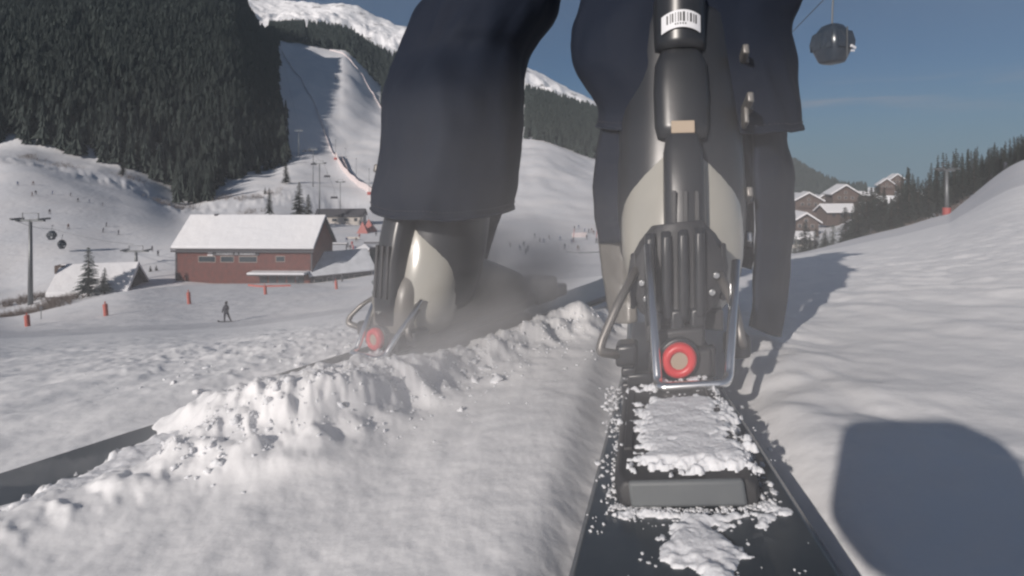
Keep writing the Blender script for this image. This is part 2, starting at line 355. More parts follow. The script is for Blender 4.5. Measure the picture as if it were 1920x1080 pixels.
# ------------------------------------------------------------------ right ski with its binding
def ski(name, m4, label, cat='ski'):
    root = empty(name, mtx=m4); tag(root, label, cat)
    fs = [-.80, -.79, -.74, -.62, -.45, -.31, -.18, -.06, .1, .3, .5, .7, .85, .95, 1.0, 1.04, 1.07, 1.085]
    ws = [.030, .050, .064, .0625, .0605, .059, .0545, .0505, .0465, .0475, .052, .058, .062, .0595, .054, .043, .026, .006]
    zs = [.004, .002, 0, 0, 0, 0, 0, 0, 0, 0, 0, 0, .006, .024, .036, .047, .055, .059]
    rings = []; base = MB(); edge = MB()
    for f, w_, z_ in zip(fs, ws, zs):
        th = .011
        rings.append([Vector(v) for v in ((-w_, f, z_-th+.002), (-w_, f, z_-.0045), (-w_+.004, f, z_), (w_-.004, f, z_), (w_, f, z_-.0045), (w_, f, z_-th+.002))])
    MB().loft(rings).build('topsheet', M['ski'], root, smooth=False, bevel=.0008)
    for s_ in (-1, 1):
        edge = MB(); rr = []
        for f, w_, z_ in zip(fs[1:-2], ws[1:-2], zs[1:-2]):
            rr.append([Vector((s_*(w_-.0015)+dx, f, z_-.011+dz)) for dx, dz in ((-.0022, 0), (.0022, 0), (.0022, .0022), (-.0022, .0022))])
        edge.loft(rr).build('steel_edge', M['steel'], root)
    return root
def binding(root, dx):
    """heel and toe piece of the binding, local to the ski"""
    # riser plate: lies on the ski from behind the heel forward
    P = MB(); rr = []
    for f, hw, h in ((-.253, .030, .006), (-.2515, .0355, .013), (-.245, .0378, .0165), (-.23, .038, .018), (-.05, .038, .018), (.25, .036, .018), (.27, .034, .010)):
        rr.append([Vector(v) for v in ((-hw, f, .0008), (-hw-.0005, f, h*.7), (-hw+.003, f, h), (hw-.003, f, h), (hw+.0005, f, h*.7), (hw, f, .0008))])
    plate = P.loft(rr).build('riser_plate', M['black_mat'], root, bevel=.0012)
    q = MB().box((0, -.2545, .0085), (.060, .004, .0135)); q.build('rubber_bumper', M['grey_pl'], plate, bevel=.002)
    for s_ in (-1, 1):
        MB().box((s_*.030, -.12, .0187), (.005, .20, .002)).build('plate_rib', M['black_mat'], plate, bevel=.0006)
    # heel housing
    H = MB()
    H.box((dx, -.035, .030), (.050, .07, .024)); H.box((dx, -.028, .046), (.042, .05, .022))
    hh = H.build('heel_housing', M['black_mat'], root, bevel=.003)
    MB().tube([(dx-.003, -.062, .036), (dx-.003, -.074, .036)], .0175, 24).build('screw_collar', M['black_pl'], hh, smooth=False, bevel=.0015)
    z0 = Vector((dx-.003, -.074, .036)); rr = []
    for f, r in ((0, .0145), (-.004, .0148), (-.0075, .0135), (-.0085, .0115), (-.0082, .0080), (-.0055, .0070)):
        rr.append([z0+Vector((math.cos(t)*r, f, math.sin(t)*r)) for t in np.linspace(0, 2*math.pi, 28, endpoint=False)])
    MB().loft(rr, cap=False).build('release_screw', M['red'], hh, smooth=True)
    MB().tube([(z0.x, z0.y-.0035, z0.z), (z0.x, z0.y-.0062, z0.z)], .0071, 16).build('screw_slot', M['tan'], hh)
    for s_ in (-1, 1):
        MB().box((dx+s_*.0235, -.061, .030), (.010, .012, .026)).build('housing_lug', M['black_pl'], hh, bevel=.002)
    # ribbed heel lever hugging the heel of the boot
    prof = [(.062, .024), (.070, .036), (.085, .046), (.105, .0485), (.122, .046), (.138, .037), (.147, .029), (.153, .024)]
    V = MB(); rr = []
    for z_, hw in prof:
        f0 = -.036+.004*math.sin((z_-.06)/.09*3.1)-.016*0
        rr.append([Vector(v) for v in ((dx-hw, f0+.020, z_), (dx-hw+.006, f0+.005, z_), (dx-hw+.018, f0-.002, z_), (dx, f0-.004, z_), (dx+hw-.018, f0-.002, z_), (dx+hw-.006, f0+.005, z_), (dx+hw, f0+.020, z_), (dx+hw-.004, f0+.03, z_), (dx, f0+.03, z_), (dx-hw+.004, f0+.03, z_))])
    lev = V.loft(rr).build('heel_lever', M['black_mat'], root, smooth=False, bevel=.0015)
    for xo, zo in ((-.034, .10), (.034, .10), (-.030, .085), (.030, .085)):
        MB().tube([(dx+xo, -.030, zo), (dx+xo, -.0385, zo)], .0030, 10).build('lever_rivet', M['steel'], lev, bevel=.0005)
    for k, xo in enumerate((-.026, -.011, .004, .019)):
        rr = []
        for z_ in (.060, .066, .09, .12, .140, .146):
            c = -.0415 if .06 < z_ < .146 else -.036
            rr.append([Vector((dx+xo+px_, c+py_, z_)) for px_, py_ in ((-.0055, .008), (-.0045, -.001), (-.002, -.0028), (.002, -.0028), (.0045, -.001), (.0055, .008))])
        MB().loft(rr).build('lever_rib', M['black_pl'], lev, smooth=False, bevel=.0008)
    for xo in (-.021, -.002, .016):
        MB().box((dx+xo, -.036, .057), (.013, .014, .032)).build('lever_claw', M['black_pl'], lev, bevel=.003)
    for s_ in (-1, 1):     # slanting cheeks
        MB().loft([[Vector((dx+s_*(.040+a), -.028+b, z_)) for a, b in ((0, 0), (.005, .004), (.005, .022), (0, .022))] for z_, in ((.075,), (.128,))]).build('lever_cheek', M['black_mat'], lev, bevel=.0015)
    # bright bail in a U round the heel screw
    b = rnd_path([(dx-.028, -.045, .135), (dx-.0215, -.092, .023), (dx-.020, -.103, .0215), (dx+.031, -.103, .0215), (dx+.035, -.092, .025), (dx+.050, -.045, .112)], .012, 6)
    MB().tube(b, .0039, 14).build('lever_bail', M['chrome'], root, smooth=True)
    # brake
    for s_ in (-1, 1):
        x0 = dx+s_*.040
        arm = rnd_path([(x0-s_*.004, -.02, .118 if s_ < 0 else .105), (x0+s_*(.016 if s_ < 0 else .006), -.055, .085 if s_ < 0 else .075), (x0+s_*(.030 if s_ < 0 else .008), -.066, .055), (x0+s_*(.032 if s_ < 0 else .009), -.068, .046), (x0+s_*.012, -.060, .040)], .010, 5)
        a_ = MB().tube(arm, .0042, 10).build('brake_arm', M['rod'], root, smooth=True)
        MB().box((x0+s_*.008, -.050, .040), (.020, .03, .020)).build('brake_pad', M['black_pl'], a_, bevel=.004)
    if dx >= 0:
        k_ = MB(); k_.box((dx-.046, -.078, .030), (.012, .010, .008)); k_.box((dx-.046, -.078, .017), (.012, .010, .009)); k_.box((dx-.036, -.078, .0235), (.022, .012, .010))
        k_.build('brake_clip', M['black_pl'], root, bevel=.002)
    # toe piece, far side of the boot
    T = MB(); T.box((dx, .335, .045), (.060, .07, .052)); T.box((dx, .36, .03), (.045, .12, .024)); T.build('toe_piece', M['black_mat'], root, bevel=.006)
    MB().box((dx, .18, .030), (.060, .16, .024)).build('toe_stand', M['black_mat'], root, bevel=.004)
right_ski = ski('ski', FR, 'dark ski running away under the chrome bail and red heel screw, snow on its top')
binding(right_ski, .010)
left_ski = ski('ski', FL, 'dark ski angled across the left, its tail sticking out of the snow bank')
binding(left_ski, -.0001)
for rt, sh, low in ((right_ski, .145, 1.0), (left_ski, .0, .58)):     # the heel pieces stand plumb on the tilted skis
    for o in rt.children_recursive:
        if o.name.split('.')[0] in ('topsheet', 'steel_edge', 'riser_plate', 'rubber_bumper', 'plate_rib'): continue
        for v in o.data.vertices:
            v.co.x += sh*v.co.z
            if v.co.z > .055 and low < 1: v.co.z = .055+(v.co.z-.055)*low
            if low < 1 and v.co.y < .06: v.co.y += .03

# ------------------------------------------------------------------ boots
def boot(m4, dx, label, mirror=1, tilt=0.0, df=0, du=.05, egg=1.0):
    o_ = m4 @ Vector((dx, df, du)); f_ = m4.col[1].to_3d(); r_ = Vector((f_.y, -f_.x, tilt)); B = frame(o_, f_, r_); root = empty('ski_boot', mtx=B); tag(root, label, 'ski boot', 'pair of rental ski boots clipped into the bindings')
    # lower shell: foot
    rr = []
    for y, hw, h in ((-.006, .026, .05), (-.002, .034, .075), (.015, .040, .10), (.06, .045, .118), (.11, .046, .120), (.16, .048, .105), (.21, .050, .085), (.26, .046, .068), (.295, .036, .052), (.312, .022, .035)):
        rr.append(ring((0, y, h/2+.004), hw, h/2, 24, 3.2, ax='y'))
    MB().loft(rr).build('lower_shell', M['shell_dark'], root, smooth=True, sub=1)
    # sole
    rr = []
    for y, hw in ((-.012, .022), (-.010, .034), (.02, .036), (.10, .034), (.2, .037), (.28, .035), (.318, .030), (.322, .02)):
        rr.append([Vector(v) for v in ((-hw, y, 0), (-hw, y, .020), (hw, y, .020), (hw, y, 0))])
    MB().loft(rr).build('sole', M['black_mat'], root, bevel=.003)
    # pale rear shell: egg shaped when seen from behind
    rr = []
    for z, hw, yb in ((.006, .036, .004), (.02, .049, .000), (.05, .063, .000), (.09, .067, .006), (.125, .066, .014), (.155, .060, .022), (.180, .048, .030), (.200, .030, .037), (.212, .010, .042)):
        d = .055; rr.append(ring((0, yb+d, z*egg), hw, d, 30, 2.1))
    rs = MB().loft(rr).build('rear_shell', M['beige'], root, smooth=True, sub=1)
    for xx, zz, rad in ((-.0255, .082, .0030), (-.0245, .068, .0036)):
        MB().tube([(xx, .002, zz), (xx, -.0035, zz)], rad, 12).build('rivet', M['steel'], rs, smooth=False)
    # dark cuff wraps the sides and the front
    rr = []
    for z, hw, yc, d in ((.030, .060, .085, .050), (.07, .069, .085, .062), (.12, .074, .092, .068), (.17, .074, .100, .070), (.22, .071, .108, .070), (.27, .068, .114, .068), (.32, .066, .120, .066), (.355, .064, .124, .064), (.365, .058, .126, .058)):
        rr.append(ring((0, yc+.008*0, z), hw, d, 30, 2.4))
    cf = MB().loft(rr).build('cuff', M['black_pl'], root, smooth=True, sub=1)
    # spine and spoiler at the back
    rr = []
    for z, hw, y in ((.030, .020, -.008), (.06, .0205, -.010), (.11, .0205, -.008), (.15, .0205, .000), (.178, .0200, .008), (.196, .017, .016), (.203, .010, .022)):
        rr.append(ring((0, y+.02, z), hw, .022, 20, 4.0))
    sp_ = MB().loft(rr).build('rear_spine', M['black_pl'], root, smooth=True)
    for xx in (-.011, 0, .011):
        MB().box((xx, -.0105, .10), (.0045, .004, .07), Matrix.Rotation(R_(-3), 3, 'X')).build('spine_groove', M['black_mat'], sp_, bevel=.001)
    rr = []
    for z, hw, y in ((.195, .026, .022), (.21, .029, .024), (.25, .030, .030), (.282, .0285, .036), (.300, .022, .042), (.308, .012, .048)):
        rr.append(ring((0, y+.02, z), hw, .022, 24, 3.2))
    MB().loft(rr).build('spoiler', M['black_pl'], root, smooth=True)
    MB().box((0, .018, .205), (.024, .003, .014), Matrix.Rotation(R_(-8), 3, 'X')).build('pull_loop', M['tan'], root, bevel=.001)
    # buckles on the outer side and front
    for z, y in ((.085, .10), (.135, .09), (.235, .06), (.295, .08)):
        s_ = mirror; x = s_*(.074 if z < .2 else .071)
        bk = MB().box((x, y, z), (.007, .050, .012), Matrix.Rotation(R_(-12), 3, 'X')).build('buckle', M['rod'] if z > .1 else M['steel'], root, bevel=.002)
        MB().box((x+s_*.005, y+.03, z-.006), (.004, .055, .006), Matrix.Rotation(R_(-14), 3, 'X')).build('buckle_bar', M['black_pl'], bk, bevel=.001)
        tk = MB()
        for q in range(7): tk.box((x+s_*.0045, y-.004+q*.0065, z-.001), (.003, .003, .010), Matrix.Rotation(R_(-12), 3, 'X'))
        tk.build('buckle_ladder', M['rod'], bk)
    MB().box((mirror*.069, .060, .222), (.005, .022, .020), Matrix.Rotation(R_(-10), 3, 'X')).build('power_strap_tab', M['shell_dark'], root, bevel=.002)
    return root
br = boot(FR, .026, 'right ski boot with egg-shaped pale heel and black spine, close in front of the camera', 1)
bl = boot(FL, .0, 'left ski boot, pale side shell half hidden by spraying snow left of centre', -1, 0, -.03, .024, .92)
# the inventory sticker on the right cuff, curved round it
tagm = MB(); bars = MB(); n = 14
def cuffpt(t, z, off=0):
    return Vector((math.sin(t)*(.030+off), .062-math.cos(t)*(.030+off)-.001, z))
sag = lambda t: .006*math.cos(t*1.9)
zt = .323
rr = [[cuffpt(t, zt+sag(t)-.009, .0), cuffpt(t, zt+sag(t)+.011, .0), cuffpt(t, zt+sag(t)+.011, .0008), cuffpt(t, zt+sag(t)-.009, .0008)] for t in np.linspace(-.75, .75, n)]
MB().loft([ring((0, .062, z), hw, .0292, 28, 2) for z, hw in ((.300, .0285), (.31, .0292), (.36, .0292), (.372, .027))]).build('spoiler_top', M['black_pl'], br, smooth=True)
st = tagm.loft(rr).build('inventory_sticker', M['white_tag'], br)
bl_ = MB()
for t, wd, h in ((-.50, .05, .010), (-.38, .03, .011), (-.30, .05, .010), (-.20, .02, .011), (-.10, .03, .011), (-.02, .05, .010), (.09, .07, .011), (.22, .02, .010), (.34, .06, .010), (.45, .03, .010), (.54, .05, .010)):
    a0, a1 = t-wd/2, t+wd/2; c = zt+sag(t)+.003
    bl_.loft([[cuffpt(q, c-h/2, .0008), cuffpt(q, c+h/2, .0008), cuffpt(q, c+h/2, .0012), cuffpt(q, c-h/2, .0012)] for q in (a0, a1)])
for t in (-.2, -.12, -.03, .06, .15):
    c = zt+sag(t)-.0048; bl_.loft([[cuffpt(q, c-.0009, .0008), cuffpt(q, c+.0009, .0008), cuffpt(q, c+.0009, .0012), cuffpt(q, c-.0009, .0012)] for q in (t-.02, t+.02)])
bl_.build('barcode_print', M['tag_black'], st)

# ------------------------------------------------------------------ the skier
person = empty('person', (.0, .75, -.2)); tag(person, 'skier in wide black trousers seen from behind, legs apart above the two ski boots', 'person')
PI_ = person.matrix_world.copy(); bpy.context.view_layer.update(); PINV = person.matrix_world.inverted()
def worn(name, m, V, F, smooth=True, solid=0, sub=0):
    o = link_mesh(name, [PINV @ Vector(v) for v in V], F, m, person, smooth)
    if solid: q = o.modifiers.new('thickness', 'SOLIDIFY'); q.thickness = solid; q.offset = -1
    if sub: q = o.modifiers.new('sub', 'SUBSURF'); q.levels = sub; q.render_levels = sub
    return o
def cloth(name, m, rings, amp=.006, n=64, seed=0, dens=10, open_hem=True):
    """rings: (centre, rx, ry) or (centre, rx, ry, tilt); densified, with folds"""
    P = []
    for i in range(len(rings)-1):
        for k in range(dens):
            t = k/dens; a, b = rings[i], rings[i+1]
            p0 = rings[max(i-1, 0)]; p3 = rings[min(i+2, len(rings)-1)]
            def cr(j, q=None):
                f = lambda r: (r[j] if q is None else r[j][q]) if j < len(r) else 0.0
                A, Bq, Cq, D = f(p0), f(a), f(b), f(p3)
                return .5*((2*Bq)+(-A+Cq)*t+(2*A-5*Bq+4*Cq-D)*t*t+(-A+3*Bq-3*Cq+D)*t**3)
            P.append(((cr(0, 0), cr(0, 1), cr(0, 2)), cr(1), cr(2), cr(3)))
    r = rings[-1]; P.append((tuple(r[0]), r[1], r[2], r[3] if len(r) > 3 else 0))
    V = []
    th = np.linspace(0, 2*math.pi, n, endpoint=False)
    for (c, rx, ry, tl) in P:
        z = c[2]
        fold = amp*(1.0*np.array(fbm(np.cos(th)*1.6+seed+z*2.0, np.sin(th)*1.6+z*5.5, 3))+.5*np.array(fbm(np.cos(th)*4+seed, np.sin(th)*4+z*9, 2)))*2.2
        for k, t in enumerate(th):
            V.append((c[0]+(rx+fold[k])*math.cos(t), c[1]+(ry+fold[k])*math.sin(t), z+(ry)*math.sin(t)*tl+fold[k]*.4))
    if amp < .005 and name.endswith('trouser_leg'): HEMS.append((name, [Vector(v) for v in V[:n]], [Vector(v) for v in V[4*n:5*n]]))
    m_ = len(P); F = [(i*n+k, i*n+(k+1) % n, (i+1)*n+(k+1) % n, (i+1)*n+k) for i in range(m_-1) for k in range(n)]
    return worn(name, m, V, F, True, .0022)
HEMS = []
def lr(px, py, hw, y, ry=None, tl=0.0):
    return (tuple(at(px, py, y)), hw/1000*y*.985, (ry or hw/1000*y), tl)
hipL, hipR = (.075, .93, .70), (.205, .93, .70)
cloth('left_trouser_leg', M['black_fab'], [lr(832, 388, 130, .785, .105, .10), lr(836, 350, 134, .79, .112, .08), lr(846, 300, 131, .80, .118, .05), lr(853, 250, 130, .81, .118), lr(856, 185, 129, .83, .115), lr(868, 120, 121, .87, .10), lr(886, 80, 124, .88, .105), lr(908, 40, 133, .90, .11), lr(924, 0, 128, .92, .11),
      ((-.02, .97, .38), .115, .115, 0), ((.02, .97, .50), .115, .12, 0), ((.06, .95, .62), .12, .13, 0), (hipL, .12, .14, 0)], .0045, seed=3)
cloth('right_trouser_leg', M['black_fab'], [lr(1310, 238, 190, .685, .080, .16), lr(1308, 205, 187, .685, .080, .10), lr(1290, 160, 196, .69, .082), lr(1278, 120, 205, .70, .085), lr(1270, 60, 198, .715, .088), lr(1290, 0, 200, .735, .092),
      ((.25, .80, .32), .14, .115, 0), ((.25, .88, .42), .13, .12, 0), ((.24, .92, .54), .125, .13, 0), (hipR, .12, .14, 0)], .0045, seed=11)
for nm, a_, b_ in HEMS:      # rolled hem and its stitch line
    mid = sum(a_, Vector())/len(a_); h = MB().tube(a_+[a_[0]], .0022, 8, cap=False); worn('hem', M['black_fab'], h.v, h.f)
    h = MB()
    for k in range(0, len(b_)-1):
        for q in (.1, .6): 
            p0 = b_[k].lerp(b_[k+1], q); p1 = b_[k].lerp(b_[k+1], q+.3); o_ = (p0-Vector((mid.x, mid.y, p0.z))).normalized()*.0006; h.tube([p0+o_, p1+o_], .0006, 4)
    worn('hem_stitching', M['dark'], h.v, h.f, False)
# opened lower leg of the right trousers hanging outside the boot
def flap(name, pts, m, thick, seed, bow=.012):
    V = []; nu, nv = 14, 40
    for j in range(nv+1):
        t = j/nv
        i = min(int(t*(len(pts)-1)), len(pts)-2); q = t*(len(pts)-1)-i
        l = Vector(pts[i][0]).lerp(Vector(pts[i+1][0]), q); r = Vector(pts[i][1]).lerp(Vector(pts[i+1][1]), q)
        for k in range(nu+1):
            s = k/nu; p = l.lerp(r, s); p.y += bow*math.sin(math.pi*s)*-1+.004*float(fbm(np.array([s*2+seed]), np.array([t*5.]), 2)[0])*2; V.append(tuple(p))
    F = [(j*(nu+1)+k, j*(nu+1)+k+1, (j+1)*(nu+1)+k+1, (j+1)*(nu+1)+k) for j in range(nv) for k in range(nu)]
    return worn(name, m, V, F, True, thick)
flap('open_trouser_panel', [(at(1405, 190, .66), at(1466, 200, .72)), (at(1409, 260, .64), at(1467, 262, .71)), (at(1411, 330, .63), at(1482, 335, .70)), (at(1417, 430, .62), at(1481, 430, .70)), (at(1412, 520, .615), at(1473, 520, .69)), (at(1404, 612, .61), at(1455, 628, .68))], M['black_fab'], .006, 2)
flap('inner_gaiter', [(at(1140, 190, .70), at(1240, 190, .64)), (at(1122, 290, .68), at(1200, 290, .63)), (at(1116, 350, .67), at(1195, 350, .625)), (at(1120, 410, .66), at(1190, 410, .62)), (at(1128, 455, .655), at(1190, 445, .615))], M['black_fab'], .004, 7)
flap('inner_liner', [(at(1126, 380, .665), at(1200, 380, .635)), (at(1126, 450, .662), at(1200, 450, .63)), (at(1134, 520, .655), at(1195, 520, .622)), (at(1150, 602, .64), at(1190, 602, .615))], M['shell_dark'], .004, 17)
flap('outer_gaiter', [(at(1350, 190, .65), at(1404, 200, .66)), (at(1368, 300, .65), at(1407, 300, .66)), (at(1375, 400, .64), at(1409, 400, .65)), (at(1380, 460, .64), at(1408, 470, .645)), (at(1388, 498, .64), at(1400, 503, .64))], M['black_fab'], .004, 9)
flap('left_gaiter', [(at(800, 370, .80), at(955, 360, .86)), (at(812, 430, .81), at(930, 420, .87)), (at(822, 500, .815), at(905, 500, .88)), (at(830, 580, .815), at(870, 590, .86)), (at(822, 640, .80), at(848, 640, .82))], M['black_fab'], .004, 5)
# body above: a single skinned figure inside the clothes
me = bpy.data.meshes.new('body')
sk = [(.14, .93, .74), (.14, .95, .95), (.15, 1.0, 1.15), (.16, 1.03, 1.27), (.165, 1.06, 1.36), (.17, 1.08, 1.44), (.05, .94, .68), (-.01, .98, .33), (-.10, .84, -.05), (-.07, .93, -.17), (.21, .93, .68), (.25, .84, .30), (.185, .63, .0), (.20, .72, -.12), (-.03, 1.02, 1.2), (-.17, 1.1, .98), (-.16, 1.3, .88), (-.16, 1.37, .86), (.33, .99, 1.2), (.46, 1.08, .98), (.46, 1.28, .88), (.46, 1.35, .86)]
ed = [(0, 1), (1, 2), (2, 3), (3, 4), (4, 5), (0, 6), (6, 7), (7, 8), (8, 9), (0, 10), (10, 11), (11, 12), (12, 13), (2, 14), (14, 15), (15, 16), (16, 17), (2, 18), (18, 19), (19, 20), (20, 21)]
rd = [.13, .12, .13, .055, .08, .075, .09, .06, .045, .03, .09, .06, .045, .03, .055, .042, .032, .03, .055, .042, .032, .03]
me.from_pydata([tuple(PINV @ Vector(v)) for v in sk], ed, []); body = bpy.data.objects.new('body', me); COL.objects.link(body); body.parent = person
me.materials.append(M['dark']); mo = body.modifiers.new('skin', 'SKIN')
for v, r in zip(me.skin_vertices[0].data, rd): v.radius = (r, r)
me.skin_vertices[0].data[0].use_root = True
mo = body.modifiers.new('sub', 'SUBSURF'); mo.levels = 1; mo.render_levels = 1
cloth('jacket', M['black_fab'], [((.14, .93, .66), .22, .17), ((.14, .94, .80), .20, .16), ((.145, .97, 1.0), .20, .15), ((.15, 1.0, 1.18), .23, .15), ((.155, 1.02, 1.28), .16, .11), ((.16, 1.03, 1.32), .08, .08)], .01, seed=21)
cloth('left_sleeve', M['black_fab'], [((-.21, 1.30, .88), .045, .045), ((-.19, 1.18, .93), .055, .055), ((-.17, 1.09, 1.0), .065, .065), ((-.10, 1.05, 1.12), .075, .075), ((-.02, 1.02, 1.22), .08, .075)], .008, seed=25)
cloth('right_sleeve', M['black_fab'], [((.50, 1.28, .88), .045, .045), ((.48, 1.16, .93), .055, .055), ((.46, 1.07, 1.0), .065, .065), ((.40, 1.03, 1.12), .075, .075), ((.32, 1.0, 1.22), .08, .075)], .008, seed=27)
worn_h = MB().loft([ring((.168, 1.08, z), r, r*1.15, 24, 2) for z, r in ((1.36, .085), (1.42, .115), (1.48, .12), (1.54, .10), (1.575, .055))])
worn('helmet', M['black_pl'], worn_h.v, worn_h.f, True)

# ------------------------------------------------------------------ the small camera that stands on the tail of the ski (its shadow falls on the right)
ac = empty('action_camera', (0, 0, 0)); tag(ac, 'small boxy action camera clamped upright on the tail of the right ski', 'camera')
MB().box((-.004, -.033, .006), (.090, .046, .070)).build('waterproof_case', M['black_mat'], ac, bevel=.012)
MB().tube([(0, -.010, 0), (0, -.0062, 0)], .012, 24).build('lens_port', M['black_pl'], ac)
MB().box((.008, -.033, -.055), (.020, .022, .054)).build('mount_arm', M['black_pl'], ac, bevel=.003)
MB().box((.016, -.036, -.1), (.020, .030, .036)).build('mount_knuckle', M['black_pl'], ac, bevel=.003)
MB().box((.022, -.045, -.131), (.060, .070, .026), Matrix.Rotation(R_(-13), 3, 'Z')).build('adhesive_base', M['black_mat'], ac, bevel=.003)

# ------------------------------------------------------------------ snow lying on the skis and broken off the bank
def icos():
    t = (1+5**.5)/2; V = [(-1, t, 0), (1, t, 0), (-1, -t, 0), (1, -t, 0), (0, -1, t), (0, 1, t), (0, -1, -t), (0, 1, -t), (t, 0, -1), (t, 0, 1), (-t, 0, -1), (-t, 0, 1)]
    F = [(0, 11, 5), (0, 5, 1), (0, 1, 7), (0, 7, 10), (0, 10, 11), (1, 5, 9), (5, 11, 4), (11, 10, 2), (10, 7, 6), (7, 1, 8), (3, 9, 4), (3, 4, 2), (3, 2, 6), (3, 6, 8), (3, 8, 9), (4, 9, 5), (2, 4, 11), (6, 2, 10), (8, 6, 7), (9, 8, 1)]
    V = [Vector(v).normalized() for v in V]; mid = {}; F2 = []
    def m(a, b):
        k = (min(a, b), max(a, b))
        if k not in mid: mid[k] = len(V); V.append(((V[a]+V[b])/2).normalized())
        return mid[k]
    for a, b, c in F:
        x, y, z = m(a, b), m(b, c), m(c, a); F2 += [(a, x, z), (b, y, x), (c, z, y), (x, y, z)]
    return np.array(V), np.array(F2)
IV, IF = icos()
def clumps(name, pts, m, kind='stuff', parent=None):
    """pts: (centre, radius, squash)"""
    VV = []; FF = []; b = 0
    for c, r, q in pts:
        d = 1+.30*rng.normal(size=(len(IV), 1)); A = np.linalg.qr(rng.normal(size=(3, 3)))[0]*rng.uniform(.55, 1.35, 3); v = (IV*r*d) @ A*np.array([1, 1, q])
        VV.append(v+np.array(c)); FF.append(IF+b); b += len(IV)
    return tag(link_mesh(name, np.concatenate(VV), np.concatenate(FF), m, parent), kind=kind)
def patch(name, m4, outline, base, height, res=90, seed=0, label=None, rag=.006):
    """a crust of snow over local outline (r, f): grid heightfield that dies away with a ragged edge"""
    (r0, r1_, f0, f1) = outline['box']; nx = int(res*(r1_-r0)/max(r1_-r0, f1-f0))+8; ny = int(res*(f1-f0)/max(r1_-r0, f1-f0))+8
    X, Y = np.meshgrid(np.linspace(r0, r1_, nx), np.linspace(f0, f1, ny)); d = outline['sd'](X, Y)
    d = d+rag*fbm(X*130+seed, Y*130, 3, .6)*2+rag*fbm(X*45+seed, Y*45, 2)*2
    h = height*np.clip(d/.011, 0, 1)**.75*(1+.25*fbm(X*60, Y*60, 3)+.35*fbm(X*22+seed, Y*22, 2))+.0006*fbm(X*600, Y*600, 2)
    Z = base(X, Y)+np.where(d > 0, np.maximum(h, .0004), -.002)
    P = np.array(m4); V = np.stack([X.ravel(), Y.ravel(), Z.ravel()], 1) @ P[:3, :3].T+P[:3, 3]
    idx = np.arange(nx*ny).reshape(ny, nx); ok = (np.maximum.reduce([d[:-1, :-1], d[1:, :-1], d[:-1, 1:], d[1:, 1:]]) > 0).ravel()
    F = np.stack([idx[:-1, :-1].ravel(), idx[:-1, 1:].ravel(), idx[1:, 1:].ravel(), idx[1:, :-1].ravel()], 1)[ok]
    return tag(link_mesh(name, V, F, M['snow_clump']), label, kind='stuff')
def sd_poly(pts):
    P = np.array(pts)
    def f(X, Y):
        best = np.full(X.shape, 1e9); ins = np.zeros(X.shape, bool)
        for i in range(len(P)):
            a, b = P[i], P[(i+1) % len(P)]; ab = b-a
            t = np.clip(((X-a[0])*ab[0]+(Y-a[1])*ab[1])/(ab@ab), 0, 1)
            best = np.minimum(best, np.hypot(X-a[0]-t*ab[0], Y-a[1]-t*ab[1]))
            c = ((a[1] > Y) != (b[1] > Y)) & (X < (b[0]-a[0])*(Y-a[1])/(b[1]-a[1]+1e-12)+a[0]); ins ^= c
        return np.where(ins, best, -best)
    return f
plate_top = lambda X, Y: np.full(X.shape, .0179); ski_top = lambda X, Y: np.full(X.shape, -.0001)
patch('snow_on_plate', FR, dict(box=(-.045, .045, -.262, -.105), sd=sd_poly([(-.020, -.247), (-.024, -.235), (-.021, -.205), (-.030, -.17), (-.024, -.14), (-.012, -.12), (.030, -.118), (.034, -.15), (.0365, -.20), (.038, -.247)])), plate_top, .0036, 170, 1)
patch('snow_behind_bail', FR, dict(box=(-.035, .045, -.112, -.072), sd=sd_poly([(-.028, -.100), (-.012, -.080), (.012, -.082), (.028, -.084), (.036, -.100)])), plate_top, .006, 90, 4)
patch('snow_on_tail', FR, dict(box=(-.06, .062, -.345, -.245), sd=sd_poly([(-.034, -.258), (-.02, -.262), (-.006, -.268), (-.016, -.285), (-.014, -.30), (.0, -.315), (-.002, -.35), (.014, -.35), (.012, -.31), (.021, -.293), (.012, -.272), (.03, -.262), (.036, -.275), (.04, -.25), (.042, -.235), (.046, -.262), (.0, -.256)])), ski_top, .0035, 130, 8, rag=.0035)
bx_ = []
for i in range(420):
    r_ = rng.uniform(-.052, .056); f_ = rng.uniform(-.34, -.05)
    if abs(r_) < .040 and f_ > -.25 and rng.random() < .85: continue
    if r_ < -.038 and f_ > -.2 or rng.random() < .35:
        for k in range(rng.integers(1, 5)):
            p = FR @ Vector((r_+rng.normal()*.002, f_+rng.normal()*.003, .0195 if abs(r_) < .037 and f_ > -.25 else .0003)); bx_.append((p, abs(rng.normal(.0004, .0005))+.00025, .6))
for i in range(260):        # fringe round the plate and along the right edge of the crust
    f_ = rng.uniform(-.262, -.10); r_ = rng.choice([-.041, .0415, .034])+rng.normal()*.0022
    p = FR @ Vector((r_, f_, .0195 if abs(r_) < .037 else .001)); bx_.append((p, rng.uniform(.0003, .0013), .7))
for i in range(260):
    r_ = rng.uniform(-.040, .044); p = FR @ Vector((r_, -.258+rng.normal()*.002-.006*(r_/.04)**2*-1, .001)); bx_.append((p, rng.uniform(.0004, .0013), .7))
for i in range(90):         # around the heel housing and brake
    r_ = rng.choice([-.05, -.047, .02, .03])+rng.normal()*.006; p = FR @ Vector((r_, rng.uniform(-.09, -.02), .002 if abs(r_) > .038 else .020)); bx_.append((p, rng.uniform(.0008, .0026), .6))
clumps('snow_crumbs_on_ski', bx_, M['snow_clump'])
cl = []
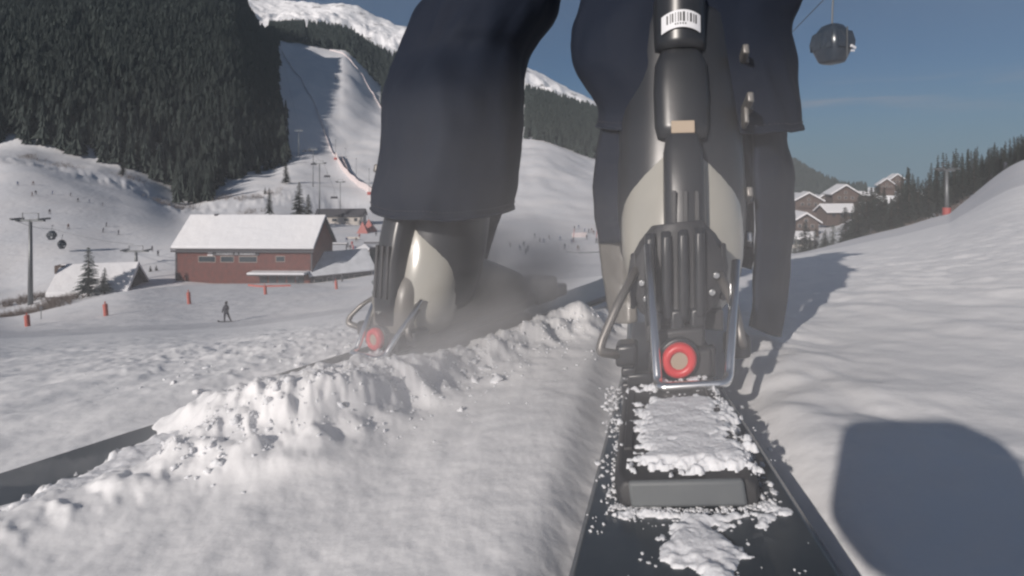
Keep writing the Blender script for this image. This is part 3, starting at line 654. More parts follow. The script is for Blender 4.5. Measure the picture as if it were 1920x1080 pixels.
for i in range(1500):       # blocks on the ploughed ridge of the left ski
    f_ = rng.uniform(-.33, .5); r_ = .085+rng.normal()*.05*(1 if f_ > -.2 else .6); 
    if f_ < 0 and r_ < .0 and f_ < -.30: continue
    p = FL @ Vector((r_, f_, 0)); z = float(terrain(np.array([p.x]), np.array([p.y]))[0]); s = abs(rng.normal(.0, .0034))+.0008
    s = rng.uniform(.0006, .0021) if rng.random() < .97 else rng.uniform(.003, .0065)
    cl.append(((p.x, p.y, z-s*.1), s, .8))
for i in range(300):
    f_ = rng.uniform(-.2, 1.4); r_ = -.08-abs(rng.normal())*.25; p = FL @ Vector((r_, f_, 0)); z = float(terrain(np.array([p.x]), np.array([p.y]))[0]); s = abs(rng.normal(.0, .0028))+.0008
    cl.append(((p.x, p.y, z), s, .7))
clumps('snow_lumps_on_bank', cl, M['snow_clump'])
patch('snow_on_left_tail', FL, dict(box=(-.058, .064, -.50, -.14), sd=sd_poly([(.064, -.47), (.045, -.44), (.030, -.41), (.012, -.36), (-.004, -.33), (-.012, -.29), (-.046, -.27), (-.058, -.14), (.064, -.14)])), ski_top, .010, 170, 13)
# ------------------------------------------------------------------ trees
def far_conifer(seed, tiers=6, sides=8):
    g = random.Random(seed); m = MB(); V = []; F = []
    m.tube([(0, 0, -.05), (0, 0, .18)], .016, 5, cap=False)
    for k in range(tiers):
        z0 = .07+.86*(k/tiers)**1.02; z1 = z0+(.30-.02*k); r = (.19*(1-k/tiers)**.85+.015)*g.uniform(.85, 1.15); off = g.random()*6
        R1 = []
        for j in range(sides*2):
            t = off+math.pi*j/sides; rr = r*(1.0 if j % 2 else .55)*g.uniform(.75, 1.2); R1.append((rr*math.cos(t), rr*math.sin(t), z0-.03*(j % 2)*g.uniform(.3, 1.5)))
        b = len(R1); m.add(R1+[(g.uniform(-.006, .006), g.uniform(-.006, .006), min(z1, 1.0))], [(j, (j+1) % b, b) for j in range(b)], 1)
    return m
def near_conifer(seed, H=1.0, levels=26):
    """trunk and boughs made of many small needle sprays"""
    g = random.Random(seed); t = MB(); c = MB()
    t.tube([(0, 0, -.04), (0, 0, .5), (0, 0, .97)], [.018, .010, .002], 7)
    for k in range(levels):
        q = k/levels; z = .10+.88*q; rad = .21*(1-q)**.9+.012; nb = int(9-4*q)
        for j in range(nb):
            a = g.random()*6.28; ln = rad*g.uniform(.6, 1.15); d = Vector((math.cos(a), math.sin(a), 0)); s = Vector((-d.y, d.x, 0))
            for i in range(6):
                f = (i+.5)/6; p = Vector((0, 0, z))+d*ln*f+Vector((0, 0, -.22*ln*f*f+g.uniform(-.006, .006))); w_ = ln*.20*(1.15-f)+.008
                for sgn in (-1, 1):
                    tip = p+s*sgn*w_*g.uniform(.8, 1.5)+d*w_*.8+Vector((0, 0, -.012*g.random()-.004))
                    c.add([p-d*w_*.5, tip, p+d*w_*.6+Vector((0, 0, .004)), p+Vector((0, 0, -w_*.5))], [(0, 1, 2), (0, 3, 1)])
    return t, c
FARM = []
for k in range(5):
    m = far_conifer(k); me = bpy.data.meshes.new('conifer'); me.from_pydata(m.v, [], m.f); me.materials.append(M['bark']); me.materials.append(M['needles'])
    me.polygons.foreach_set('material_index', m.mi); me.update(); FARM.append(me)
FARV = []
for me in FARM:
    V = np.array([v.co[:] for v in me.vertices]); T = [list(p.vertices) for p in me.polygons if len(p.vertices) == 3]; FARV.append((V, np.array(T)))
def plant_forest(name_single, label, group, spots, n_single, mass_name, mass_label):
    """the trees nearest the camera are trees of their own, the rest is one wood"""
    spots = sorted(spots, key=lambda s: (s[0]**2+s[1]**2)**.5/s[3])
    for (x, y, z, h) in spots[:n_single]:
        o = bpy.data.objects.new(name_single, random.choice(FARM)); COL.objects.link(o); o.location = (x, y, z-.3); o.scale = (h*random.uniform(.85, 1.15), h*random.uniform(.85, 1.15), h); o.rotation_euler.z = random.random()*6
        px = 960+1000*x/y; py = 330-1000*z/y
        tag(o, label(px, py) if callable(label) else label, 'tree', group)
    VV = []; FF = []; b = 0
    for (x, y, z, h) in spots[n_single:]:
        V, T = FARV[random.randrange(5)]; a = random.random()*6.28; ca, sa = math.cos(a)*h*random.uniform(.8, 1.2), math.sin(a)*h
        P = np.stack([V[:, 0]*ca-V[:, 1]*sa+x, V[:, 0]*sa+V[:, 1]*ca+y, V[:, 2]*h+z-.3], 1); VV.append(P); FF.append(T+b); b += len(V)
    if VV: tag(link_mesh(mass_name, np.concatenate(VV), np.concatenate(FF), M['needles'], None, False), mass_label, kind='stuff')
def scatter(n, px0, px1, tn0, tn1, test=None, h=(14, 22), seed=1):
    """trees between terrain nodes (fractional node index), inside columns px0..px1"""
    g = np.random.default_rng(seed); out_ = []
    ph = np.arctan((g.uniform(px0, px1, n)-960)/1000); t = g.random(n)
    r = np.stack([np.exp(pchip(ph, PH, LRR[:, k])) for k in range(11)])
    def nr(q):
        k = int(q); return r[k]*(1-(q-k))+r[min(k+1, 10)]*(q-k)
    a, b_ = nr(tn0), nr(tn1); rr = np.sqrt(a*a+(b_*b_-a*a)*t); X = rr*np.sin(ph); Y = rr*np.cos(ph); Z = terrain(X, Y, False)
    for x, y, z in zip(X, Y, Z):
        px, py = 960+1000*x/y, 330-1000*z/y
        if test and not test(px, py, math.hypot(x, y)): continue
        out_.append((x, y, z, g.uniform(*h)))
    return out_
def lit_gap(px, py, r):
    e_ = 4*math.sin(px*.31)+4*math.sin(py*.17)
    if px > 522+e_*.6+max(0, (py-230)*.22)*(1 if py < 330 else 0): return False
    for x0, y0, x1, y1, w_ in ((150, 60, 215, 190, 11), (215, 190, 300, 290, 9), (0, 105, 55, 200, 9), (60, 215, 110, 250, 12), (280, 285, 360, 345, 16), (0, 262, 110, 290, 10), (150, 262, 170, 290, 9)):
        t = max(0, min(1, ((px-x0)*(x1-x0)+(py-y0)*(y1-y0))/((x1-x0)**2+(y1-y0)**2))); d = math.hypot(px-x0-t*(x1-x0), py-y0-t*(y1-y0))
        if d < w_*1.5 and random.random() < .8: return False
    return True
S = scatter(15000, -60, 535, 5, 6, lit_gap, (15, 24), 1)+scatter(500, 330, 400, 4.3, 5.4, lambda a, b, r: True, (14, 20), 2)+scatter(260, 400, 560, 4.75, 5.25, lambda a, b, r: a < 540, (10, 18), 5)
plant_forest('spruce_tree', lambda px, py: 'dark spruce in the lowest tongue of the left forest, above the red building' if px > 320 and py > 330 else ('dark spruce on the right-hand edge of the left forest, beside the steep piste' if px > 430 else ('dark spruce at the foot of the left forest, above the gondola cabins' if px < 160 else 'dark spruce at the foot of the left forest, above the broken snow bank')), 'spruces of the left hillside forest', S, 170, 'hillside_forest', 'dense dark spruce forest covering the steep left hillside')
S2 = scatter(900, 505, 572, 6.05, 6.9, lambda a, b, r: True, (20, 26), 3)+scatter(2600, 578, 900, 6.02, 6.98, lambda a, b, r: True, (17, 26), 4)+scatter(2400, 985, 1140, 5.0, 7.0, lambda a, b, r: True, (15, 22), 6)+scatter(500, 695, 760, 5.5, 6.1, lambda a, b, r: a > 715, (8, 14), 7)
plant_forest('spruce_tree', 'spruce in the tree belt above the top of the steep piste', 'spruces of the upper tree belt', S2, 40, 'upper_forest', 'band of spruce forest between the pistes and the snowy summits')
S3 = scatter(2600, 1440, 1625, 6.8, 9.0, lambda a, b, r: True, (30, 42), 8)
plant_forest('distant_tree', 'tree on the far dark ridge behind the village', 'trees of the far ridge', S3, 0, 'ridge_forest', 'far wooded ridge fading blue behind the village')
# row behind the right-hand crest: each tree its own trunk and crown
NC = [near_conifer(k) for k in range(4)]; NCM = []
for t_, c_ in NC:
    a = bpy.data.meshes.new('trunk'); a.from_pydata(t_.v, [], t_.f); a.materials.append(M['bark'])
    b = bpy.data.meshes.new('crown'); b.from_pydata(c_.v, [], c_.f); b.materials.append(M['needles']); NCM.append((a, b))
NCF = NCM[0][1].copy(); NCF.materials.clear(); NCF.materials.append(M['needles2'])
def tree(loc, h, label, group=None, k=None, wide=1.0, frosted=False, name='spruce_tree'):
    r = empty(name, loc, random.random()*6); r.scale = (h*wide, h*wide, h); tag(r, label, 'tree', group)
    k = random.randrange(4) if k is None else k
    for nm, me in zip(('trunk', 'crown'), NCM[k]):
        if frosted and nm == 'crown': me = NCF
        o = bpy.data.objects.new(nm, me); COL.objects.link(o); o.parent = r
    return r
g = random.Random(3)
tops = [(1478, 420), (1600, 372), (1622, 352), (1640, 340), (1655, 350), (1672, 352), (1690, 322), (1702, 312), (1716, 330), (1735, 322), (1748, 300), (1762, 285), (1775, 288), (1790, 278), (1806, 272), (1820, 272), (1838, 272), (1850, 278), (1862, 268), (1876, 262), (1890, 253), (1904, 256), (1916, 250), (1935, 240), (1960, 235)]
def top_at(px): return np.interp(px, [a for a, _ in tops], [b for _, b in tops])
for i in range(150):
    px = 1500+430*(i+.5)/150+g.uniform(-4, 4); dep = g.uniform(1.10, 1.5); base_d = float(np.interp(px, [1490, 1570, 1610, 1700, 1776, 1920], [50, 62, 70, 92, 118, 126]))*dep
    p = on(px, base_d); zt_ = -(top_at(px)+g.uniform(-6, 26)+(40 if px < 1600 else 0)-330)/1000*base_d; h = max(2.0, min(26, zt_-p.z))
    if 1500 < px < 1595 and g.random() < .75: continue
    tree(p, h, ('dark spruce behind the right crest, to the right of the padded mast' if px > 1785 else 'dark spruce behind the right crest, left of the padded mast' if px > 1660 else 'dark spruce behind the right crest, just below the village chalets'), 'spruces behind the right-hand crest', wide=min(1.25, 7.5/h) if h > 7 else 1.1)
for px, base_d, tp, fr, lb in ((1510, 95, 410, 0, 'dark tree below the timber chalets, nearest the hanging trouser panel'), (1530, 100, 425, 0, 'dark tree below the chalet roofs, beside the frosted tree'), (1562, 92, 418, 1, 'frosted whitish tree standing on the crest below the village'), (1492, 88, 440, 1, 'frosted bush-like tree at the foot of the village slope'), (1540, 90, 445, 1, 'small frosted tree between the dark trees under the village'), (1585, 90, 385, 0, 'tall dark tree at the right end of the village chalets'), (1598, 92, 392, 0, 'dark tree where the village meets the spruce belt')):
    p = on(px, base_d); z_ = -(tp-330)/1000*base_d; tree(p, max(2, z_-p.z), lb, frosted=bool(fr), wide=1.3)
# trees standing alone
for px, d, top, wd, lb in ((166, 96, 460, 1.25, 'large snow-flecked spruce in front of the small chalet, far left'), (196, 97, 500, 1.3, 'smaller spruce right beside the large one at the chalet'), (561, 215, 338, 1.15, 'tall dark spruce standing behind the roof of the red building'), (578, 212, 362, 1.2, 'shorter spruce at the right foot of the tall one behind the roof'), (497, 300, 350, 1, 'small lone conifer on the snow left of the lift line'), (505, 240, 350, .8, 'tiny young conifer on the bank above the red building'), (536, 330, 300, 1, 'lone conifer at the lower corner of the hillside forest'), (282, 118, 512, 1.3, 'low evergreen left of the red building'), (293, 119, 508, 1.3, 'low evergreen nearest the left wall of the red building'), (230, 290, 290, .9, 'thin conifer on the broken snow bank')):
    p = on(px, d); z_ = -(top-330)/1000*d; tree(p, max(1.5, z_-p.z), lb, wide=wd, frosted=(px < 210))
# bare shrubs
def shrubs(name, label, centres, n, size, m):
    V = []; F = []; mb = MB()
    for c in centres:
        for i in range(n):
            b = Vector(c)+Vector((random.gauss(0, size), random.gauss(0, size), 0)); b.z = tz(b.x, b.y)-.1; h = random.uniform(.3, 1)*size*1.1
            for q in range(5):
                e_ = b+Vector((random.gauss(0, h*.35), random.gauss(0, h*.35), h*random.uniform(.6, 1.1))); mid = (b+e_)/2+Vector((random.gauss(0, h*.08), 0, 0)); mb.tube([b, mid, e_], [.03, .02, .01], 3, cap=False)
                for w_ in range(2): 
                    e2 = mid+Vector((random.gauss(0, h*.3), random.gauss(0, h*.3), h*.35)); mb.tube([mid, e2], [.015, .008], 3, cap=False)
    return tag(mb.build(name, m), label, kind='stuff')
shrubs('bare_brush', 'tangle of bare brush beside the piste on the far left', [on(px, d) for px, d in ((-20, 82), (10, 84), (35, 86), (60, 84), (85, 88), (105, 92), (20, 98), (60, 100), (130, 95))], 42, 1.6, M['twig'])
shrubs('bank_brush', 'bare bushes on the broken snow bank under the left forest', [on(px, d) for px, d in ((60, 275), (120, 275), (330, 262), (350, 265), (250, 290), (420, 290), (450, 285), (480, 290), (300, 262), (470, 250), (380, 290), (510, 300))], 26, 3.2, M['twig'])
shrubs('village_brush', 'bare bushes on the slope under the village', [on(px, d) for px, d in ((1500, 70), (1520, 75), (1545, 80), (1570, 80), (1600, 76), (1640, 80), (1680, 90), (1720, 100), (1790, 118), (1750, 112))], 26, 1.3, M['twig'])

# ------------------------------------------------------------------ buildings
def rotz(a): return Matrix.Rotation(a, 4, 'Z')
def gable(name, loc, rz, W, D, H, RH, label, wallm, over=.6, snow=.45, roofm=None, windows=(), cat='building', gw=()):
    """origin at the middle of the front wall foot; ridge runs along x"""
    r = empty(name, loc, rz); tag(r, label, cat)
    w_ = MB(); V = [(-W/2, 0, -2), (W/2, 0, -2), (W/2, D, -2), (-W/2, D, -2), (-W/2, 0, H), (W/2, 0, H), (W/2, D, H), (-W/2, D, H), (-W/2, D/2, H+RH), (W/2, D/2, H+RH)]
    w_.add(V, [(0, 1, 5, 4), (2, 3, 7, 6), (1, 2, 6, 9, 5), (3, 0, 4, 8, 7), (4, 5, 9, 8), (6, 7, 8, 9)]); w_.build('wall', wallm, r)
    sl = RH/(D/2); rr = []
    pr = [(-over, H-over*sl), (D/2, H+RH), (D+over, H-over*sl)]
    def shell(a, b, x0, x1):
        return [[Vector((x, pr[0][0], pr[0][1]+a)), Vector((x, pr[1][0], pr[1][1]+a*1.2)), Vector((x, pr[2][0], pr[2][1]+a)), Vector((x, pr[2][0], pr[2][1]+b)), Vector((x, pr[1][0], pr[1][1]+b*1.15)), Vector((x, pr[0][0], pr[0][1]+b))] for x in (x0, x1)]
    rf = MB().loft(shell(.03, .22, -W/2-over, W/2+over)).build('roof', M['darkwall'], r)
    o = MB().loft([[v+Vector((0, 0, 0)) for v in q] for q in shell(.225, .22+snow, -W/2-over+.08, W/2+over-.08)]).build('roof_snow', roofm or M['snow_far'], rf, bevel=.12)
    for (x, z, a, b) in windows:
        q = MB().box((x, -.03, z), (a+.16, .08, b+.16)).build('window', M['plaster'] if a > 1.5 else M['wood2'], r)
        MB().box((x, -.085, z), (a, .04, b)).build('pane', M['glass'], q)
    if gw:
        for (y_, z, a, b) in gw:
            q = MB().box((-W/2-.03, y_, z), (.10, a+.2, b+.2)).build('window', M['plaster'], r); MB().box((-W/2-.09, y_, z), (.05, a, b)).build('pane', M['glass'], q)
        bc = MB().box((-W/2-.5, D/2, H*.45), (1.0, D*.8, .14)).build('balcony', M['wood2'], r); MB().box((-W/2-.98, D/2, H*.45+.5), (.08, D*.8, .8)).build('balcony_rail', M['wood2'], bc)
    return r
# the long red building
b0 = on(455, 109); yaw = 0
fl = at(322, 467, 109); frr = at(592, 465, 109); W_ = frr.x-fl.x
zb = at(455, 532, 109).z; Hh = fl.z-zb
rb = gable('lift_station', ((fl.x+frr.x)/2, 109, zb), R_(-1.5), W_-1.2, 11.5, Hh+.55, 5.3, 'long red-brown building with a snow-covered roof and a small sign under the eaves', M['wood'], .7, .5,
    windows=((-7.6, 5.0, 3.4, 1.1), (-3.4, 5.0, 2.6, 1.1), (.9, 5.0, 3.6, 1.1), (7.6, 5.1, 1.7, 1.0)))
bt = MB()
for k in range(88): bt.box((-W_/2+.75+k*(W_-1.5)/87, -.02, 2.9), (.07, .05, 6.6))
tag(bt.build('wall_batten', M['wood'], rb), kind='stuff')
for x in (-W_/2+.7, W_/2-.7): MB().box((x, -.04, 3.0), (.35, .12, 7.0)).build('corner_board', M['darkwall'], rb)
MB().box((0, -.72, Hh-.38), (W_, .08, .42)).build('fascia_board', M['darkwall'], rb)
sg = MB().box((-1.8, -.10, 6.25), (10.0, .10, .95)).build('name_sign', M['darkwall'], rb)
ltr = MB(); x = -5.6; gg = random.Random(5)
MB().box((-6.9, -.155, 6.3), (.9, .04, .25)).build('sign_emblem', M['white_tag'], sg); MB().box((-6.9, -.155, 5.85), (1.1, .04, .2)).build('sign_emblem', M['white_tag'], sg)
for wl in (10, 2, 10):      # the lettering is too small to read in the photograph: strokes of that size only
    for k in range(wl):
        q = gg.uniform(.18, .3); ltr.box((x+q/2, -.158, 6.25), (q*.28, .03, .52)); ltr.box((x+q/2+.03, -.156, 6.25+gg.choice((-.2, 0, .2))), (q, .026, .12)); ltr.box((x+q-.03, -.157, 6.25), (.06, .03, .5)); x += q+.10
    x += .38
ltr.build('sign_lettering', M['white_tag'], sg)
cn = MB().box((7.8, -1.3, 2.2), (11.4, 2.5, .22)).build('canopy', M['darkwall'], rb)
MB().box((7.8, -1.35, 2.53), (11.6, 2.7, .42)).build('canopy_snow', M['snow_far'], cn, bevel=.1)
for k in range(5): MB().box((4.1+k*1.9, -.05, 1.0), (1.5, .08, 1.6)).build('shop_window', M['glass'], rb)
MB().box((-9.0, 5.75, Hh+6.1), (.7, .7, 1.3)).build('chimney', M['darkwall'], rb)
MB().box((2.8, 5.75, Hh+6.3), (.25, .25, 1.8)).build('vent_pipe', M['metal'], rb)
MB().box((11.6, 5.75, Hh+6.0), (1.0, .3, .5)).build('ridge_cap', M['wood'], rb)
MB().box((W_/2-.55, 3.5, 2.6), (.1, 1.2, 1.4)).build('gable_window', M['glass'], rb)
for yy in (6.0, 8.4): MB().box((W_/2-.55, yy, 4.6), (.1, 1.1, 1.2)).build('gable_window', M['glass'], rb)
an = gable('side_hall', tuple(at(643, 533, 112)), R_(34), 12.5, 11, 2.6, 3.2, 'low dark hall with a broad grey snow roof, right of the red building', M['darkwall'], .8, .35, M['roofgrey'], windows=((-5, 1.2, 1.6, 1.0), (-2.4, 1.2, 1.6, 1.0), (.4, 1.2, 1.6, 1.0), (3.2, 1.2, 1.6, 1.0)))
ch = gable('chalet', tuple(at(168, 566, 98)), R_(14), 11.5, 8.0, 1.8, 3.6, 'small chalet half buried in deep snow, behind the large spruce on the far left', M['darkwall'], .8, .8, windows=((-2, 1.2, 1, .8), (3, 1.2, 1, .8)))
MB().box((-6.4, 4.5, 5.6), (1.6, 2.2, 1.5)).build('dormer', M['wood2'], ch)
# pavilion, hut, tents, far lift building
def pavilion(loc, s, label):
    r = empty('pavilion', loc); tag(r, label, 'pavilion')
    for x in (-1, 1):
        for y in (-1, 1): MB().box((x*s*.42, y*s*.42, 1.2), (.22, .22, 2.6)).build('post', M['wood2'], r)
    MB().add([(-s*.62, -s*.62, 2.5), (s*.62, -s*.62, 2.5), (s*.62, s*.62, 2.5), (-s*.62, s*.62, 2.5), (0, 0, 3.9)], [(0, 1, 4), (1, 2, 4), (2, 3, 4), (3, 0, 4), (0, 3, 2, 1)]).build('roof', M['wood2'], r)
    MB().add([(-s*.55, -s*.55, 2.72), (s*.55, -s*.55, 2.72), (s*.55, s*.55, 2.72), (-s*.55, s*.55, 2.72), (0, 0, 4.15)], [(0, 1, 4), (1, 2, 4), (2, 3, 4), (3, 0, 4), (0, 3, 2, 1)]).build('roof_snow', M['snow_far'], r)
    return r
pavilion(on(684, 142), 4.6, 'open timber pavilion with a snowy hip roof among the crowd')
hut = empty('ticket_hut', on(704, 133), .2); tag(hut, 'green-grey hut standing beside the timber pavilion', 'hut')
MB().box((0, 0, 1.8), (2.4, 4.2, 3.8)).build('hut_wall', M['greybox'], hut); MB().box((0, 0, 3.8), (2.8, 4.8, .25)).build('hut_roof', M['darkwall'], hut); MB().box((.2, -2.12, 1.2), (.9, .06, 1.9)).build('door', M['darkwall'], hut)
for px, d, s, lb in ((682, 205, 4.2, 'left one of the two red pointed tents at the foot of the piste'), (694, 210, 4.8, 'right one of the two red pointed tents, partly lit pink')):
    p = on(px, d); t = empty('red_tent', p); tag(t, lb, 'tent')
    MB().add([(-s/2, -s/2, 0), (s/2, -s/2, 0), (s/2, s/2, 0), (-s/2, s/2, 0), (-s*.12, 0, s*1.05)], [(0, 1, 4), (1, 2, 4), (2, 3, 4), (3, 0, 4)]).build('tent_canopy', M['tent'], t, sub=0)
    MB().tube([(-s*.12, 0, s*.9), (-s*.12, 0, s*1.25)], .08, 6).build('tent_pole', M['metal'], t)
gable('mountain_restaurant', tuple(on(636, 232)), R_(6), 20, 9, 3.4, 2.6, 'wide low building with a dark roof behind the lift queue', M['plaster'], .6, .15, M['darkwall'], windows=((-6, 1.8, 2, 1.2), (-2, 1.8, 2, 1.2), (3, 1.8, 2, 1.2), (7, 1.8, 1.2, 1.2)))
gable('kiosk', tuple(on(741, 150)), R_(-20), 6, 6, 5.2, 2.2, 'tall narrow kiosk with a snow roof just left of the left boot buckles', M['wood'], .7, .4, windows=((-1.2, 3.6, 1.2, 1.2), (1.3, 3.6, 1.2, 1.2), (0, 1.5, 1.4, 1.6)))
# village on the right: (px centre, py foot, depth, width, depth, wall, roof rise, yaw)
vill = [(1512, 398, 235, 17, 13, 7.0, 4.6, 72, 'timber chalet with a steep snow-edged gable, leftmost in the village beside the trouser panel', 'wood2'),
        (1502, 440, 190, 14, 12, 6.5, 4.0, 80, 'lower brown chalet below the leftmost gable', 'wood'),
        (1497, 462, 150, 9, 8, 3.2, 1.6, -22, 'small pale hut with a thick snow cap at the foot of the village', 'plaster'),
        (1545, 385, 262, 11, 9, 4.0, 3.2, 66, 'small chalet between the two large gabled ones', 'wood2'),
        (1578, 388, 240, 17, 13, 8.0, 5.2, 76, 'largest chalet of the village with red-brown gable and white roof edges', 'wood'),
        (1568, 412, 205, 17, 8, 4.5, 3.0, 8, 'long brown house with a bright snow roof in front of the largest chalet', 'wood2'),
        (1660, 360, 330, 14, 12, 6, 5, 64, 'brown chalet gable peeping over the spruce belt', 'wood'),
        (1678, 352, 330, 12, 12, 7, 4, 70, 'darker chalet to the right of the gable above the spruce belt', 'wood2'),
        (1622, 372, 300, 10, 8, 2.5, 2, 5, 'low snow-covered roof at the left end of the spruce belt', 'wood2')]
for px, py, d, W1, D1, H1, R1, yw, lb, wm in vill:
    W1 *= .72; D1 *= .72; H1 *= .75; R1 *= .66; wm = 'wood2' if wm == 'wood' else wm
    if yw > 20: W1, D1 = D1+1, W1-2
    p = at(px, py, d)-Matrix.Rotation(R_(yw), 3, 'Z') @ Vector((0, D1/2, 0))
    gable('chalet', tuple(p), R_(yw), W1, D1, H1, R1, lb, M[wm], 1.0, .6, windows=[(-W1*.28, H1*.6, 1.3, 1.2), (0, H1*.6, 1.3, 1.2), (W1*.28, H1*.6, 1.3, 1.2)], gw=[(D1*.25, H1*.72, 1.0, 1.1), (D1*.5, H1*.72, 1.0, 1.1), (D1*.75, H1*.72, 1.0, 1.1), (D1*.5, H1*1.12, 1.0, .9)] if yw > 20 else ())
    # the knoll or terrace each one stands on
# ------------------------------------------------------------------ lifts
def pylon(loc, h, arm, label, name='lift_pylon', yaw=0, r0=.28, m='metal'):
    r = empty(name, loc, yaw); tag(r, label, 'lift pylon')
    MB().tube([(0, 0, -.8), (0, 0, h)], [r0, r0*.62], 12).build('mast', M[m], r, smooth=True)
    MB().box((0, 0, h-.15), (arm*2, .35, .4)).build('crossarm', M[m], r)
    for s_ in (-1, 1):
        MB().box((s_*arm*.92, 0, h+.15), (.3, 2.6, .35)).build('sheave_train', M[m], r)
        MB().box((s_*arm*.55, 0, h+.6), (.12, .12, 1.3)).build('catwalk_post', M[m], r)
    MB().box((0, 0, h+1.15), (arm*1.15, .12, .1)).build('catwalk_rail', M[m], r)
    return r
def py_h(px, d, top): p = on(px, d); return p, max(2.5, -(top-330)/1000*d-p.z)
for px, d, top, arm, lb, r0 in ((57, 96, 412, 2.6, 'tall grey lift pylon on the far left above the brush', .42), (255, 128, 470, 3.0, 'squat lift pylon with wide platform left of the red building', .45),
        (599, 216, 306, 2.5, 'tall T-shaped lift pylon behind the red building', .3), (560, 420, 245, 3.2, 'lift pylon beside the forest edge on the steep piste', .35), (587, 330, 280, 2.8, 'small lift pylon between the two taller ones', .3),
        (638, 250, 341, 2.0, 'short T-shaped lift pylon to the right of the tall one', .22)):
    p, h = py_h(px, d, top); pylon(p, h, arm, lb, r0=r0)
p, h = py_h(1775, 106, 318); rp = pylon(p, h, 1.6, 'slender pale mast with a red padded foot on the right slope', 'padded_mast', r0=.42)
MB().tube([(0, 0, -.3), (0, 0, 1.5)], .72, 14).build('crash_padding', M['redpad'], rp, bevel=.08)
for px, d, top, lb in ((629, 430, 250, 'uppermost'), (647, 400, 258, 'second from the top'), (668, 370, 270, 'third from the top'), (692, 330, 291, 'lowest and largest')):
    p, h = py_h(px, d, top); h = min(h, 16); r = empty('snow_lance', p); tag(r, f'snow lance with dark red pad by the net, {lb} in the row', 'snow lance')
    MB().tube([(0, 0, -.3), (0, 0, h)], .13, 6).build('lance', M['metal'], r); MB().box((0, 0, h), (.8, .5, .6)).build('nozzle', M['metal'], r); MB().box((0, 0, .9), (2.2, 1.4, 1.8)).build('base_pad', M['redpad'], r, bevel=.2)
def cable(name, pts, r, label, sag=0.0):
    P = []
    for i in range(len(pts)-1):
        for k in range(10):
            t = k/10; q = Vector(pts[i]).lerp(Vector(pts[i+1]), t); q.z -= sag*4*t*(1-t); P.append(q)
    P.append(Vector(pts[-1])); return tag(MB().tube(P, r, 5).build(name, M['metal'], smooth=True), label, 'cable')
cable('lift_cable', [at(18, 409, 94), at(98, 429, 140), at(250, 458, 128)], .05, 'thin lift cable running from the far left pylon towards the squat pylon', .6)
cable('lift_cable', [at(606, 304, 216), at(588, 283, 330), at(562, 245, 420), at(528, 100, 800)], .06, 'thin chairlift cable climbing the shaded side of the steep piste', 1.5)
cable('lift_cable', [at(655, 420, 190), at(606, 303, 216)], .05, 'thin chairlift cable sloping down to the valley station', .6)
# gondola cabins
def cabin(loc, s, label, rz=0.3, hang=None, wf=.84):
    r = empty('gondola_cabin', loc, rz); tag(r, label, 'gondola cabin')
    prof = [(-1.28, .55), (-1.18, .74), (-.45, 1.06), (.05, 1.12), (.70, .93), (1.12, .62), (1.22, .42)]
    rr = [ring((0, 0, z*s), w_*s*wf, w_*s*.92, 20, 3.6) for z, w_ in prof]
    wz = lambda z: float(np.interp(z, [a for a, _ in prof], [b for _, b in prof]))
    MB().loft(rr).build('cabin_shell', M['cabin'], r, smooth=False, bevel=.03*s)
    for k in range(4):
        a = k*math.pi/2; rot = Matrix.Rotation(a, 3, 'Z')
        for sx in (-1, 1):
            q = [rot @ Vector((sx*s*.40-dx*s*.9, -wz(z)*s*(.93 if k % 2 == 0 else wf)-.004, z*s)) for dx, z in ((-.34, -.42), (.34, -.42), (.36, .05), (.30, .68), (-.30, .68), (-.36, .05))]
            q2 = [v+rot @ Vector((0, -.02, 0)) for v in q]; MB().loft([q, q2]).build('window_pane', M['cabglass'], r)
    MB().box((0, -1.06*s, -.1*s), (.06*s, .06*s, 1.9*s)).build('door_post', M['metal'], r)
    MB().box((.42*s, -1.13*s, -.42*s), (.40*s, .10*s, .16*s), Matrix.Rotation(.35, 3, 'Y')).build('ski_rack', M['white_tag'], r)
    MB().box((.40*s, -1.12*s, -.66*s), (.26*s, .08*s, .10*s)).build('rack_sticker', M['white_tag'], r)
    MB().box((0, 0, -1.18*s), (1.1*s, 1.0*s, .12*s)).build('cabin_floor', M['black_mat'], r, bevel=.03*s)
    h = hang or 1.5*s
    MB().tube([(0, 0, 1.1*s), (.05*s, 0, 1.1*s+h*.5), (.16*s, 0, 1.1*s+h)], .055*s, 8).build('hanger_arm', M['metal'], r)
    MB().box((.16*s, 0, 1.1*s+h), (.18*s, .7*s, .2*s)).build('cable_grip', M['metal'], r)
    return r
cabin(at(1560, 82, 31), .90, 'dark faceted gondola cabin hanging in the blue sky at upper right', .35, 2.2)
cable('gondola_cable', [at(1560, 82, 31)+Vector((.2, -14, 1.9)), at(1560, 82, 31)+Vector((.2, 0, 3.25)), at(1560, 82, 31)+Vector((20, 75, 3.5))], .03, 'steel cable above the dark gondola cabin at upper right')
cabin(at(97, 441, 140), .95, 'upper of the two small grey gondola cabins on the far left'); cabin(at(116, 458, 142), .95, 'lower of the two small grey gondola cabins on the far left', .8)
def chair(loc, label):
    r = empty('lift_chair', loc); tag(r, label, 'lift chair', 'chairs of the chairlift'); 
    MB().box((0, 0, 0), (2.6, .6, .14)).build('seat', M['dark'], r); MB().box((0, .3, .4), (2.6, .1, .7)).build('backrest', M['dark'], r)
    MB().tube([(0, .2, .4), (0, .1, 2.6)], .06, 6).build('hanger', M['metal'], r)
